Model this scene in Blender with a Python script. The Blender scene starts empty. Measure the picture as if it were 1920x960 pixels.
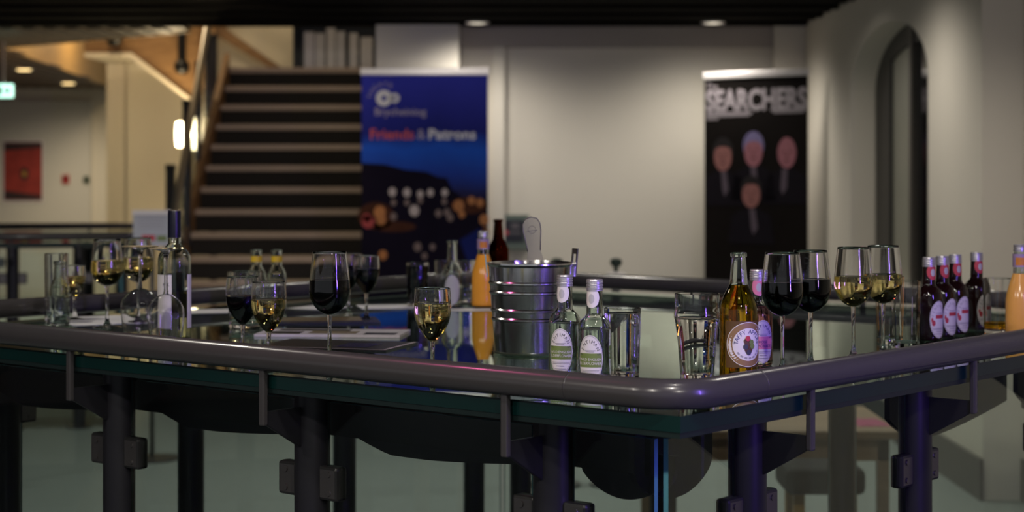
import bpy, bmesh, math, random
from mathutils import Vector, Matrix
random.seed(7)
PI = math.pi
scene = bpy.context.scene
COL = scene.collection

# ------------------------------------------------------------------ camera, world, lights, exposure
F = 3360.0            # focal length in pixels of the 1920 px frame
EYE = 1.47
ZT = 1.10             # top of the glass counter
cam_d = bpy.data.cameras.new('camera')
cam = bpy.data.objects.new('camera', cam_d); COL.objects.link(cam)
cam.location = (0, 0, EYE); cam.rotation_euler = (PI/2, 0, 0)
cam_d.sensor_width = 36.0; cam_d.lens = 36.0*F/1920.0
cam_d.shift_y = -145.0/1920.0
cam_d.clip_end = 100
cam_d.dof.use_dof = True; cam_d.dof.focus_distance = 3.35; cam_d.dof.aperture_fstop = 4.0
scene.camera = cam
vs = scene.view_settings
vs.view_transform = 'Standard'; vs.look = 'None'; vs.gamma = 1.0; vs.exposure = 0.25
vs.use_curve_mapping = False
w = bpy.data.worlds.new('world'); scene.world = w; w.use_nodes = True
bg = w.node_tree.nodes['Background']
bg.inputs[0].default_value = (0.9, 0.93, 1.0, 1); bg.inputs[1].default_value = 0.20
cy = scene.cycles
cy.max_bounces = 20; cy.transmission_bounces = 20; cy.glossy_bounces = 8; cy.transparent_max_bounces = 16
cy.caustics_refractive = False; cy.caustics_reflective = False
cy.sample_clamp_indirect = 30.0
cy.use_denoising = True

def lamp(kind, name, loc, energy, color, target=None, **kw):
    d = bpy.data.lights.new(name, kind); d.energy = energy; d.color = color
    for k, v in kw.items(): setattr(d, k, v)
    o = bpy.data.objects.new(name, d); COL.objects.link(o); o.location = loc
    if target is not None:
        o.rotation_euler = (Vector(target)-Vector(loc)).to_track_quat('-Z', 'Y').to_euler()
    return o
WARM = (1.0, 0.86, 0.66); NEUT = (1.0, 0.93, 0.82)
# wall-washing downlights under the dark ceiling
for x, y, e in ((-0.27, 12.62, 60), (1.42, 12.60, 62), (0.55, 12.0, 8), (1.55, 10.4, 26), (1.50, 8.9, 42)):
    lamp('SPOT', 'wall_washer', (x, y, 2.54), e, NEUT, (x, y+0.15, 0), spot_size=2.75, spot_blend=1.0, shadow_soft_size=0.16)
# downlights over the counter and the floor
for x, y, e in ((-1.6, 4.6, 26), (1.3, 4.6, 22), (-0.2, 6.6, 24),
                (-2.4, 8.0, 50), (0.0, 8.6, 44), (1.6, 7.2, 30), (-1.2, 10.4, 40)):
    lamp('SPOT', 'downlight_glow', (x, y, 2.54), e, NEUT, (x, y, 0), spot_size=2.5, spot_blend=0.8, shadow_soft_size=0.055)
# downlights on the camera's side of the counter, tilted towards it
for x, y, e in ((0.3, 1.7, 40), (-1.1, 0.9, 60), (0.9, 0.2, 60), (-2.2, 1.9, 40)):
    lamp('SPOT', 'tilted_downlight_glow', (x, y, 2.54), e, NEUT, (x*0.4, 3.7, 1.1), spot_size=1.7, spot_blend=0.8, shadow_soft_size=0.055)
# stair hall downlights on the left, then added fill lamps
lamp('SPOT', 'hall_light', (-4.95, 18.2, 2.55), 120, WARM, (-4.95, 19.0, 0), spot_size=2.6, spot_blend=0.9, shadow_soft_size=0.06)
lamp('SPOT', 'hall_light', (-5.15, 20.8, 2.55), 75, WARM, (-5.15, 21.2, 0), spot_size=2.6, spot_blend=0.9, shadow_soft_size=0.06)
lamp('POINT', 'upper_hall_fill', (-3.5, 15.6, 3.9), 46, (1.0, 0.8, 0.52), shadow_soft_size=0.1)  # unseen fill lamp, added to light the timber fascia
lamp('POINT', 'void_fill', (-4.0, 18.6, 3.25), 34, (1.0, 0.76, 0.42), shadow_soft_size=0.1)  # added warm fill inside the void, brightens fascia and wall
lamp('SPOT', 'stair_fill', (-1.9, 10.6, 2.54), 48, WARM, (-1.8, 13.6, 1.2), spot_size=1.3, spot_blend=0.9, shadow_soft_size=0.1)  # added fill spot that lifts the steps and nosings
lamp('SPOT', 'banner_fill', (-0.5, 10.4, 2.54), 16, NEUT, (-0.55, 12.05, 1.6), spot_size=1.4, spot_blend=0.9, shadow_soft_size=0.1)  # fill spot added in front of the blue banner to brighten it
# violet LED batten to the right of the camera, small pink spotlight over the room
lamp('AREA', 'violet_batten', (2.05, 1.35, 1.72), 8.5, (0.26, 0.14, 1.0), (0.3, 3.6, 1.25), shape='RECTANGLE', size=0.05, size_y=1.1, spread=1.6)
lamp('SPOT', 'counter_spot', (0.40, 2.55, 2.50), 10, NEUT, (0.4, 3.2, 1.1), spot_size=1.6, spot_blend=0.6, shadow_soft_size=0.03)
lamp('SPOT', 'pink_spot', (-1.0, 3.6, 2.50), 9, (1.0, 0.14, 0.40), (-0.2, 3.2, 1.1), spot_size=1.2, spot_blend=0.5, shadow_soft_size=0.05)

# ------------------------------------------------------------------ materials
MATS = {}
def mat(name, col, rough=0.5, metal=0.0, noise=0.0, scale=40.0, bump=0.0, trans=0.0, ior=1.45, coat=0.0, spec=None, emit=None, estr=0.0):
    if name in MATS: return MATS[name]
    m = bpy.data.materials.new(name); m.use_nodes = True
    nt = m.node_tree; p = nt.nodes['Principled BSDF']
    p.inputs['Base Color'].default_value = (*col, 1); p.inputs['Roughness'].default_value = rough
    p.inputs['Metallic'].default_value = metal; p.inputs['IOR'].default_value = ior
    p.inputs['Transmission Weight'].default_value = trans
    if coat: p.inputs['Coat Weight'].default_value = coat
    if spec is not None: p.inputs['Specular IOR Level'].default_value = spec
    if emit: p.inputs['Emission Color'].default_value = (*emit, 1); p.inputs['Emission Strength'].default_value = estr
    if noise or bump:
        tc = nt.nodes.new('ShaderNodeTexCoord'); n = nt.nodes.new('ShaderNodeTexNoise')
        n.inputs['Scale'].default_value = scale; n.inputs['Detail'].default_value = 4
        nt.links.new(tc.outputs['Object'], n.inputs['Vector'])
        if noise:
            r = nt.nodes.new('ShaderNodeMapRange')
            r.inputs[3].default_value = 1-noise; r.inputs[4].default_value = 1+noise
            mx = nt.nodes.new('ShaderNodeVectorMath'); mx.operation = 'SCALE'
            mx.inputs[0].default_value = col
            nt.links.new(n.outputs['Fac'], r.inputs[0]); nt.links.new(r.outputs[0], mx.inputs['Scale'])
            nt.links.new(mx.outputs[0], p.inputs['Base Color'])
        if bump:
            b = nt.nodes.new('ShaderNodeBump'); b.inputs['Strength'].default_value = bump; b.inputs['Distance'].default_value = 0.002
            nt.links.new(n.outputs['Fac'], b.inputs['Height']); nt.links.new(b.outputs['Normal'], p.inputs['Normal'])
    MATS[name] = m
    return m
def glassmat(name, col=(1, 1, 1), ior=1.45, rough=0.0):
    if name in MATS: return MATS[name]
    m = bpy.data.materials.new(name); m.use_nodes = True
    nt = m.node_tree; nt.nodes.remove(nt.nodes['Principled BSDF'])
    g = nt.nodes.new('ShaderNodeBsdfGlass'); g.inputs['Color'].default_value = (*col, 1)
    g.inputs['IOR'].default_value = ior; g.inputs['Roughness'].default_value = rough
    nt.links.new(g.outputs[0], nt.nodes['Material Output'].inputs['Surface'])
    MATS[name] = m
    return m
def wood(name, c1, c2, scale=6.0, rough=0.5):
    if name in MATS: return MATS[name]
    m = bpy.data.materials.new(name); m.use_nodes = True
    nt = m.node_tree; p = nt.nodes['Principled BSDF']; p.inputs['Roughness'].default_value = rough
    tc = nt.nodes.new('ShaderNodeTexCoord'); mp = nt.nodes.new('ShaderNodeMapping'); mp.inputs['Scale'].default_value = (1, 6, 6)
    n = nt.nodes.new('ShaderNodeTexNoise'); n.inputs['Scale'].default_value = scale; n.inputs['Detail'].default_value = 5
    cr = nt.nodes.new('ShaderNodeValToRGB'); cr.color_ramp.elements[0].color = (*c1, 1); cr.color_ramp.elements[1].color = (*c2, 1)
    cr.color_ramp.elements[0].position = 0.35; cr.color_ramp.elements[1].position = 0.65
    nt.links.new(tc.outputs['Object'], mp.inputs[0]); nt.links.new(mp.outputs[0], n.inputs['Vector'])
    nt.links.new(n.outputs['Fac'], cr.inputs[0]); nt.links.new(cr.outputs[0], p.inputs['Base Color'])
    MATS[name] = m
    return m

M_WALL = mat('wall_paint', (0.62, 0.58, 0.51), 0.75, noise=0.02, scale=3, bump=0.05)
M_WALLW = mat('wall_paint_warm', (0.68, 0.62, 0.50), 0.75, noise=0.02, scale=3)
M_FLOOR = mat('floor_vinyl', (0.19, 0.22, 0.215), 0.55, noise=0.08, scale=14, bump=0.05)
M_CEIL = mat('ceiling_dark', (0.006, 0.005, 0.0045), 0.95, noise=0.1, scale=8, spec=0.05)
M_BEAM = mat('ceiling_slat_dark', (0.009, 0.0075, 0.006), 0.9, noise=0.1, scale=8, spec=0.08)
M_SKIRT = mat('skirting_dark', (0.055, 0.052, 0.05), 0.5, noise=0.1, scale=10)
M_STEEL = mat('painted_steel', (0.052, 0.048, 0.051), 0.25, noise=0.06, scale=60, bump=0.03, coat=0.2)
M_POST = mat('painted_post', (0.016, 0.0155, 0.020), 0.36, noise=0.06, scale=60, bump=0.03)
M_CLAMP = mat('clamp_paint', (0.020, 0.020, 0.021), 0.33, noise=0.05, scale=80)
M_BOLT = mat('bolt_steel', (0.16, 0.15, 0.15), 0.3, metal=0.8)
M_FASCIA = mat('fascia_black', (0.008, 0.008, 0.010), 0.45, noise=0.1, scale=20)
M_VAL = mat('valance_charcoal', (0.018, 0.018, 0.026), 0.5, noise=0.1, scale=20)
M_GLASS = glassmat('clear_glass')
M_BGLASS = glassmat('bottle_glass', (0.95, 0.98, 0.96))
M_TOP = glassmat('counter_glass', (0.86, 0.96, 0.92), 1.5)
M_PANEL = glassmat('panel_glass', (0.95, 0.985, 0.97), 1.5)
M_EDGE = mat('glass_edge_green', (0.003, 0.022, 0.021), 0.22, noise=0.25, scale=7)
M_PEDGE = mat('panel_edge_teal', (0.10, 0.30, 0.36), 0.2, noise=0.2, scale=9)
M_STRIP = mat('edge_strip_dark', (0.010, 0.020, 0.020), 0.35, noise=0.1, scale=20)
M_RED = mat('red_wine', (0.010, 0.0008, 0.0030), 0.03, noise=0.1, scale=30)
M_WHITEW = glassmat('white_wine', (0.98, 0.91, 0.60), 1.34)
M_WATER = glassmat('water', (0.97, 0.98, 0.97), 1.33)
M_CIDER = glassmat('cider', (0.97, 0.66, 0.13), 1.34)
M_COLA = mat('cola', (0.012, 0.003, 0.002), 0.03, noise=0.1, scale=30)
M_DBOTTLE = mat('dark_bottle', (0.012, 0.004, 0.004), 0.05, noise=0.1, scale=30, coat=0.3)
M_BROWN = glassmat('amber_glass', (0.42, 0.13, 0.02))
M_ORANGE = mat('orange_juice', (0.85, 0.36, 0.04), 0.15, noise=0.12, scale=25)
M_PEACH = mat('peach_drink', (0.85, 0.42, 0.10), 0.15, noise=0.12, scale=25)
M_PINKD = glassmat('pink_lemonade', (0.95, 0.55, 0.62), 1.34)
M_CAP = mat('cap_silver', (0.62, 0.60, 0.64), 0.32, metal=0.7, noise=0.05, scale=60)
M_CAPN = mat('cap_navy', (0.004, 0.004, 0.016), 0.3, noise=0.1, scale=50)
M_CHROME = mat('polished_steel', (0.82, 0.82, 0.81), 0.17, metal=1.0, noise=0.05, scale=25, bump=0.04)
M_PLASTIC = mat('grey_clear_plastic', (0.80, 0.78, 0.75), 0.12, trans=0.92, noise=0.04, scale=30)
M_LABEL = mat('label_paper', (0.72, 0.68, 0.70), 0.6, noise=0.03, scale=60)
M_LABELG = mat('label_grey_line', (0.34, 0.32, 0.36), 0.6, noise=0.03, scale=60)
M_GREEN = mat('label_green', (0.16, 0.22, 0.06), 0.6, noise=0.06, scale=60)
M_INK = mat('ink_dark', (0.05, 0.05, 0.07), 0.6, noise=0.05, scale=60)
M_INKB = mat('ink_blue', (0.05, 0.05, 0.20), 0.6, noise=0.05, scale=60)
M_PINK = mat('label_pink', (0.72, 0.22, 0.36), 0.6, noise=0.05, scale=60)
M_REDL = mat('label_red', (0.50, 0.05, 0.07), 0.6, noise=0.1, scale=60)
M_YEL = mat('label_yellow', (0.62, 0.42, 0.02), 0.5, noise=0.1, scale=60)
M_GOLD = mat('label_brown', (0.10, 0.050, 0.016), 0.5, noise=0.08, scale=60)
M_PAPER = mat('white_paper', (0.70, 0.69, 0.70), 0.6, noise=0.03, scale=20)
M_WHITE = mat('print_white', (0.75, 0.72, 0.74), 0.5, noise=0.03, scale=20)
M_ALU = mat('aluminium', (0.80, 0.76, 0.76), 0.35, metal=0.35, noise=0.03, scale=30)

# ------------------------------------------------------------------ mesh helpers
def mesh(name, v, f, m=None, smooth=False):
    me = bpy.data.meshes.new(name); me.from_pydata([tuple(p) for p in v], [], f); me.update()
    if m: me.materials.append(m)
    if smooth:
        for p in me.polygons: p.use_smooth = True
    return me
def obj(name, me, parent=None, loc=(0, 0, 0), rotz=0.0, rot=None):
    o = bpy.data.objects.new(name, me); COL.objects.link(o)
    o.location = loc; o.rotation_euler = rot if rot else (0, 0, rotz)
    if parent: o.parent = parent
    return o
def tag(o, label=None, cat=None, group=None, kind=None):
    if label: o['label'] = label
    if cat: o['category'] = cat
    if group: o['group'] = group
    if kind: o['kind'] = kind
    return o
def thing(name, label, cat, loc=(0, 0, 0), rotz=0.0, group=None):
    return tag(obj(name, None, None, loc, rotz), label, cat, group)
def struct(name, me, **kw):
    return tag(obj(name, me, **kw), kind='structure')
def boxv(x0, x1, y0, y1, z0, z1, base=0):
    v = [(x0, y0, z0), (x1, y0, z0), (x1, y1, z0), (x0, y1, z0), (x0, y0, z1), (x1, y0, z1), (x1, y1, z1), (x0, y1, z1)]
    f = [(0, 3, 2, 1), (4, 5, 6, 7), (0, 1, 5, 4), (1, 2, 6, 5), (2, 3, 7, 6), (3, 0, 4, 7)]
    return v, [tuple(i+base for i in q) for q in f]
def box(name, x0, x1, y0, y1, z0, z1, m, bevel=0.0):
    v, f = boxv(x0, x1, y0, y1, z0, z1)
    me = mesh(name, v, f, m)
    if bevel: bev(me, bevel)
    return me
def bev(me, w_, seg=2):
    bm = bmesh.new(); bm.from_mesh(me)
    bmesh.ops.bevel(bm, geom=bm.edges[:], offset=w_, segments=seg, affect='EDGES', profile=0.5)
    bm.to_mesh(me); bm.free(); me.update()
def boxes(name, lst, m):
    V, Fc = [], []
    for b in lst:
        v, f = boxv(*b, base=len(V)); V += v; Fc += f
    return mesh(name, V, Fc, m)
def lathe(name, prof, m, seg=40, smooth=True, sharp=40):
    V, Fc, rings = [], [], []
    for r, z in prof:
        if r < 1e-6:
            rings.append([len(V)]); V.append((0, 0, z))
        else:
            rings.append(list(range(len(V), len(V)+seg)))
            V += [(r*math.cos(2*PI*i/seg), r*math.sin(2*PI*i/seg), z) for i in range(seg)]
    for a, b in zip(rings[:-1], rings[1:]):
        if len(a) == 1 and len(b) == 1: continue
        for i in range(seg):
            j = (i+1) % seg
            if len(a) == 1: Fc.append((a[0], b[j], b[i]))
            elif len(b) == 1: Fc.append((a[i], a[j], b[0]))
            else: Fc.append((a[i], a[j], b[j], b[i]))
    me = mesh(name, V, Fc, m)
    bm = bmesh.new(); bm.from_mesh(me); bmesh.ops.recalc_face_normals(bm, faces=bm.faces)
    if smooth:
        for f in bm.faces: f.smooth = True
        for e in bm.edges:
            if len(e.link_faces) == 2 and e.calc_face_angle(0) > math.radians(sharp): e.smooth = False
    bm.to_mesh(me); bm.free()
    return me
def extrude_poly(name, pts, axis, a0, a1, m, bevel=0.0):
    # pts 2-D polygon; axis 'y': pts are (x,z) extruded in y; 'x': (y,z); 'z': (x,y)
    def P(p, a):
        return {'y': (p[0], a, p[1]), 'x': (a, p[0], p[1]), 'z': (p[0], p[1], a)}[axis]
    n = len(pts)
    V = [P(p, a0) for p in pts]+[P(p, a1) for p in pts]
    Fc = [tuple(range(n)), tuple(range(2*n-1, n-1, -1))]+[(i, (i+1) % n, n+(i+1) % n, n+i) for i in range(n)]
    me = mesh(name, V, Fc, m)
    bm = bmesh.new(); bm.from_mesh(me); bmesh.ops.recalc_face_normals(bm, faces=bm.faces)
    if bevel: bmesh.ops.bevel(bm, geom=bm.edges[:], offset=bevel, segments=2, affect='EDGES')
    bm.to_mesh(me); bm.free()
    return me
def tube(name, pts, r, m, seg=16, closed=False, smooth=True):
    pts = [Vector(p) for p in pts]; n = len(pts); V, Fc = [], []
    up0 = None
    for i, p in enumerate(pts):
        if closed: t = (pts[(i+1) % n]-pts[i-1]).normalized()
        else: t = (pts[min(i+1, n-1)]-pts[max(i-1, 0)]).normalized()
        up = Vector((0, 0, 1)) if abs(t.z) < 0.95 else Vector((1, 0, 0))
        a = t.cross(up).normalized(); b = a.cross(t).normalized()
        for k in range(seg):
            th = 2*PI*k/seg
            V.append(p+a*(r*math.cos(th))+b*(r*math.sin(th)))
    for i in range(n if closed else n-1):
        j = (i+1) % n
        for k in range(seg):
            l = (k+1) % seg
            Fc.append((i*seg+k, j*seg+k, j*seg+l, i*seg+l))
    if not closed:
        Fc.append(tuple(range(seg))); Fc.append(tuple((n-1)*seg+k for k in range(seg-1, -1, -1)))
    me = mesh(name, V, Fc, m, smooth)
    bm = bmesh.new(); bm.from_mesh(me); bmesh.ops.recalc_face_normals(bm, faces=bm.faces); bm.to_mesh(me); bm.free()
    return me
def text2d(s, size, bold=0.0):
    cu = bpy.data.curves.new('lettering', 'FONT'); cu.body = s; cu.size = size; cu.align_x = 'CENTER'; cu.resolution_u = 3
    cu.offset = bold
    o = bpy.data.objects.new('lettering', cu); COL.objects.link(o)
    dg = bpy.context.evaluated_depsgraph_get(); ev = o.evaluated_get(dg); me = ev.to_mesh()
    V = [tuple(v.co)[:2] for v in me.vertices]; Fc = [tuple(p.vertices) for p in me.polygons]
    ev.to_mesh_clear(); bpy.data.objects.remove(o); bpy.data.curves.remove(cu)
    return V, Fc
def text_flat(name, s, size, x, z, y, m, width=None, bold=0.0, height=None):
    V, Fc = text2d(s, size, bold)
    xs = [v[0] for v in V]; x0, x1 = min(xs), max(xs); k = 1.0 if width is None else width/(x1-x0)
    zs = [v[1] for v in V]; kz = 1.0 if height is None else height/(max(zs)-min(zs)); c = (x0+x1)/2
    return mesh(name, [(x+(v[0]-c)*k, y, z+v[1]*kz) for v in V], Fc, m)
def disc_flat(cx, cz, rx, rz, y, n=20):
    V = [(cx, y, cz)]+[(cx+rx*math.cos(2*PI*i/n), y, cz+rz*math.sin(2*PI*i/n)) for i in range(n)]
    return V, [(0, 1+i, 1+(i+1) % n) for i in range(n)]
def flats(name, lst):
    # lst of (verts, faces, material)
    V, Fc, mi, ms = [], [], [], []
    for v, f, m in lst:
        if m not in ms: ms.append(m)
        b = len(V); V += list(v); Fc += [tuple(i+b for i in q) for q in f]; mi += [ms.index(m)]*len(f)
    me = mesh(name, V, Fc)
    for m in ms: me.materials.append(m)
    for p, i in zip(me.polygons, mi): p.material_index = i
    return me
def px(x, d, y=None):
    """pixel column (and row) of the photograph at depth d -> world x (and z)"""
    X = (x-960.0)/F*d
    return X if y is None else (X, EYE+(335.0-y)/F*d)

# ------------------------------------------------------------------ the room
XW = 2.15; DB = 13.25; ZC = 2.595
struct('floor', box('floor', -9, 6, -3, 23, -0.05, 0, M_FLOOR))
struct('ceiling', box('ceiling', -9, 2.9, -3, DB+0.02, ZC+0.05, ZC+0.12, M_CEIL))
ceil = bpy.data.objects['ceiling']
for i, y in enumerate([10.9, 11.15, 11.42, 11.72, 12.02, 12.32, 12.62, 12.96, 13.20]):
    obj('ceiling_slat', box('ceiling_slat', -8.8, 2.14, y, y+0.10, ZC-0.01*(i % 2), ZC+0.05, M_BEAM), ceil)
for x, nm in ((895, 'recessed downlight glowing in the dark ceiling above the blue banner'), (1337, 'recessed downlight glowing in the dark ceiling above the black banner')):
    dd = 12.78
    dl = thing('recessed_downlight', nm, 'light', (px(x, dd), dd, ZC-0.012), group='ceiling downlights')
    obj('trim_ring', lathe('trim_ring', [(0.055, -0.001), (0.080, -0.008), (0.088, 0), (0.055, 0.004)], M_ALU, 24), dl)
    obj('diffuser', lathe('diffuser', [(0.0, -0.006), (0.054, -0.005), (0.055, 0.002), (0, 0.002)], mat('dim_diffuser', (1, 0.93, 0.8), 0.5, emit=(1, 0.9, 0.7), estr=0.9), 24), dl)
# back wall to the right of the stair opening, with pilaster, side pier and shallow header
wb = struct('wall_back', box('wall_back', -0.975, 2.6, DB+0.06, DB+0.25, 0, 3.2, M_WALL))
obj('pier', box('pier', -0.985, -0.385, DB-0.28, DB+0.06, 0, ZC+0.05, M_WALL), wb)
obj('pilaster', box('pilaster', -0.14, -0.055, DB-0.02, DB+0.06, 0, 2.44, M_WALL), wb)
obj('header', box('header', -0.385, 1.93, DB-0.02, DB+0.06, 2.44, ZC+0.05, mat('header_painted_shade', (0.36, 0.32, 0.29), 0.7, noise=0.03, scale=5)), wb)  # shadow of the ceiling beams put into a darker header colour
obj('corner_pier', box('corner_pier', 1.93, 2.16, DB-0.10, DB+0.06, 0, ZC+0.05, M_WALL), wb)
# right wall with arched window recess (built in columns along the wall)
def right_wall():
    V, Fc = [], []
    d0, d1, dn = 9.26, 11.38, 8.20
    zs, za, sill = 1.98, 2.37, 0.85
    def quad(a, b, c, d):
        b0 = len(V); V.extend([a, b, c, d]); Fc.append((b0, b0+1, b0+2, b0+3))
    def rect(ya, yb, za_, zb_):
        quad((XW, ya, za_), (XW, yb, za_), (XW, yb, zb_), (XW, ya, zb_))
    top = ZC+0.06
    rect(dn, d0, 0, top); rect(d1, DB+0.06, 0, top); rect(d0, d1, 0, sill)
    N = 28; arc = []
    for i in range(N+1):
        th = PI*i/N
        arc.append(((d0+d1)/2-(d1-d0)/2*math.cos(th), zs+(za-zs)*math.sin(th)**0.9))
    for (ya, z_a), (yb, z_b) in zip(arc[:-1], arc[1:]):
        quad((XW, ya, z_a), (XW, yb, z_b), (XW, yb, top), (XW, ya, top))
        quad((XW, ya, z_a), (XW+0.17, ya, z_a), (XW+0.17, yb, z_b), (XW, yb, z_b))
    for y in (d0, d1):
        quad((XW, y, sill), (XW+0.17, y, sill), (XW+0.17, y, zs), (XW, y, zs))
    quad((XW, d0, sill), (XW, d1, sill), (XW+0.17, d1, sill), (XW+0.17, d0, sill))
    # return and recessed nearer stretch
    quad((XW, dn, 0), (XW+0.19, dn, 0), (XW+0.19, dn, top), (XW, dn, top))
    quad((XW+0.19, dn, 0), (XW+0.19, -3, 0), (XW+0.19, -3, top), (XW+0.19, dn, top))
    # back of the wall
    quad((XW+0.45, -3, 0), (XW+0.45, DB+.06, 0), (XW+0.45, DB+.06, top), (XW+0.45, -3, top))
    return mesh('wall_right', V, Fc, M_WALL), arc, sill
me, ARC, SILL = right_wall()
struct('wall_right', me)
# the arched window: dark frame, posts and panes
M_FRAME = mat('window_frame_black', (0.006, 0.006, 0.006), 0.4, noise=0.1, scale=20)
M_NIGHT = mat('night_pane', (0.004, 0.004, 0.005), 0.08, noise=0.1, scale=5)
M_REFLECT = mat('pane_painted_reflection', (0.28, 0.28, 0.23), 0.35, noise=0.12, scale=3)  # reflection on the window glass, painted as a matte grey
win = struct('window_1', None)
win.location = (XW+0.155, 0, 0)
def win_slab(name, ya, yb, xo0, xo1, m, drop=0.0):
    pts = [(ya, SILL)]+[(yb, SILL)]
    top = [(y, z-drop) for y, z in ARC if ya < y < yb]
    def za(y):
        for (y0, z0), (y1, z1) in zip(ARC[:-1], ARC[1:]):
            if y0 <= y <= y1: return z0+(z1-z0)*(y-y0)/(y1-y0+1e-9)-drop
        return ARC[0][1]-drop
    pts += [(yb, za(yb))]+top[::-1]+[(ya, za(ya))]
    obj(name, extrude_poly(name, pts, 'x', xo0, xo1, m), win)
win_slab('frame', 10.93, 11.375, 0.0, 0.05, M_FRAME)
win_slab('pane', 10.36, 10.93, 0.02, 0.03, M_REFLECT, 0.10)
win_slab('mullion', 10.29, 10.36, -0.01, 0.05, mat('mullion_grey', (0.05, 0.045, 0.04), 0.4, noise=0.1, scale=9))
win_slab('pane', 9.55, 10.29, 0.02, 0.03, M_NIGHT, 0.04)
win_slab('frame', 9.265, 9.55, 0.0, 0.05, M_FRAME)
pts = [(y, z) for y, z in ARC]+[(y, z-0.12) for y, z in ARC[::-1]]
obj('arch_frame', extrude_poly('arch_frame', [p for p in pts], 'x', 0.001, 0.04, M_FRAME), win)
struct('baseboard_right', boxes('baseboard_right', [(XW-0.02, XW-0.001, 8.18, DB-0.10, 0, 0.19), (XW+0.17, XW+0.189, -3, 8.19, 0, 0.19)], M_SKIRT))
struct('baseboard_back', boxes('baseboard_back', [(-0.385, 1.93, DB+0.035, DB+0.058, 0, 0.14)], M_SKIRT))

# stair hall on the left: far wall, lowered timber soffit, stringer of the upper flight
DH = 22.2
wl = struct('wall_hall', box('wall_hall', -9, -3.9, DH, DH+0.2, 0, 6.0, M_WALLW))
ws = struct('wall_stair_back', box('wall_stair_back', px(200, 17.5), -0.9, 17.5, 17.7, 0, 6.0, M_WALLW))
struct('wall_stair_right', box('wall_stair_right', -0.975, -0.90, DB+0.06, 17.5, 0, 6.0, M_WALL))
struct('wall_hall_left', box('wall_hall_left', -9.1, -9.0, 3, DH, 0, 4.0, M_WALLW))
struct('ceiling_hall', box('ceiling_hall', -9, -0.9, DB+0.10, DH+.2, 4.4, 4.5, M_WALLW))
obj('door_panel', box('door_panel', -6.9, px(172, DH), DH-0.06, DH, 0, px(0, DH, 190)[1], mat('door_cream', (0.58, 0.55, 0.48), 0.6, noise=0.02, scale=4)), wl)
obj('wall_pilaster', box('wall_pilaster', px(236, 17.4), px(400, 17.4), 17.44, 17.5, 0, 5.0, M_WALLW), ws)
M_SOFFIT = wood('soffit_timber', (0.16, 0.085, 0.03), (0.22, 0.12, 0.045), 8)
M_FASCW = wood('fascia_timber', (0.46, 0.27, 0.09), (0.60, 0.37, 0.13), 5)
ZS = 2.595
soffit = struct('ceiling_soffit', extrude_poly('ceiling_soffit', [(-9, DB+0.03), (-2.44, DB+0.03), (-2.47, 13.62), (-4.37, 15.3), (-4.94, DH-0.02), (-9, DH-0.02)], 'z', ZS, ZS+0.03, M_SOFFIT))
obj('fascia_board', extrude_poly('fascia_board', [(-4.37, 15.3), (-4.94, DH-0.02), (-4.90, DH-0.02), (-4.33, 15.3)], 'z', ZS-0.012, ZS+0.42, M_FASCW), soffit)
obj('fascia_board', extrude_poly('fascia_board', [(-4.37, 15.3), (-2.47, 13.62), (-2.44, 13.65), (-4.33, 15.34)], 'z', ZS-0.012, ZS+0.10, M_FASCW), soffit)
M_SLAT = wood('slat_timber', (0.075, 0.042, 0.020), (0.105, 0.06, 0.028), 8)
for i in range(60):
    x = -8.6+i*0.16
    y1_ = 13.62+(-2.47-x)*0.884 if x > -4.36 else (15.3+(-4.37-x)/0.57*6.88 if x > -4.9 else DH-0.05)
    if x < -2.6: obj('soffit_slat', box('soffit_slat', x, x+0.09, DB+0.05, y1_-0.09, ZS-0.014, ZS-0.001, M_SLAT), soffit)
for i, (x, y) in enumerate(((45, 127), (128, 153))):
    d = F*(ZS-EYE)/(335-y)
    dl = thing('recessed_downlight', 'lit recessed downlight in timber soffit, '+('nearer the exit sign' if i == 0 else 'nearer the fascia corner'), 'light', (px(x, d), d, ZS-0.016), group='soffit downlights')
    obj('trim_ring', lathe('trim_ring', [(0.070, 0), (0.095, -0.006), (0.105, 0), (0.070, 0.004)], M_ALU, 24), dl)
    obj('diffuser', lathe('diffuser', [(0.0, -0.012), (0.068, -0.010), (0.070, 0.001), (0, 0.001)], mat('lit_diffuser', (1, 0.9, 0.7), 0.5, emit=(1, 0.70, 0.30), estr=3.0), 24), dl)
# brown side of the upper stair flight
M_STRING = wood('stringer_timber', (0.20, 0.105, 0.040), (0.27, 0.15, 0.06), 4)
def poly_px(pts, d): return [px(x, d, y) for x, y in pts]
upper = thing('upper_stair_flight', 'timber side of the upper stair flight rising behind the stair railing', 'stairs', (0, 16.4, 0))
obj('hanger_post', box('hanger_post', px(300, 16.4), px(312, 16.4), 0.01, 1.09, 2.62, 4.39, M_STRING), upper)
obj('stringer', extrude_poly('stringer', poly_px([(155, 40), (158, 98), (246, 98), (356, 182), (372, 182), (404, 130), (404, 40)], 16.4), 'y', 0, 0.06, M_STRING), upper)
obj('soffit_panel', extrude_poly('soffit_panel', poly_px([(158, 99), (246, 99), (356, 184), (350, 186), (240, 106), (158, 106)], 16.35), 'y', -0.05, 0.9, mat('soffit_cream', (0.66, 0.58, 0.45), 0.7, noise=0.03, scale=4)), upper)
upr = thing('upper_landing_wall', 'sloping timber handrail board against pale wall above the stairs', 'stairs', (0, 17.2, 0))
obj('board', extrude_poly('board', poly_px([(404, 40), (404, 66), (505, 128), (530, 128), (425, 55), (420, 40)], 17.2), 'y', 0, 0.05, M_STRING), upr)
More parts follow.
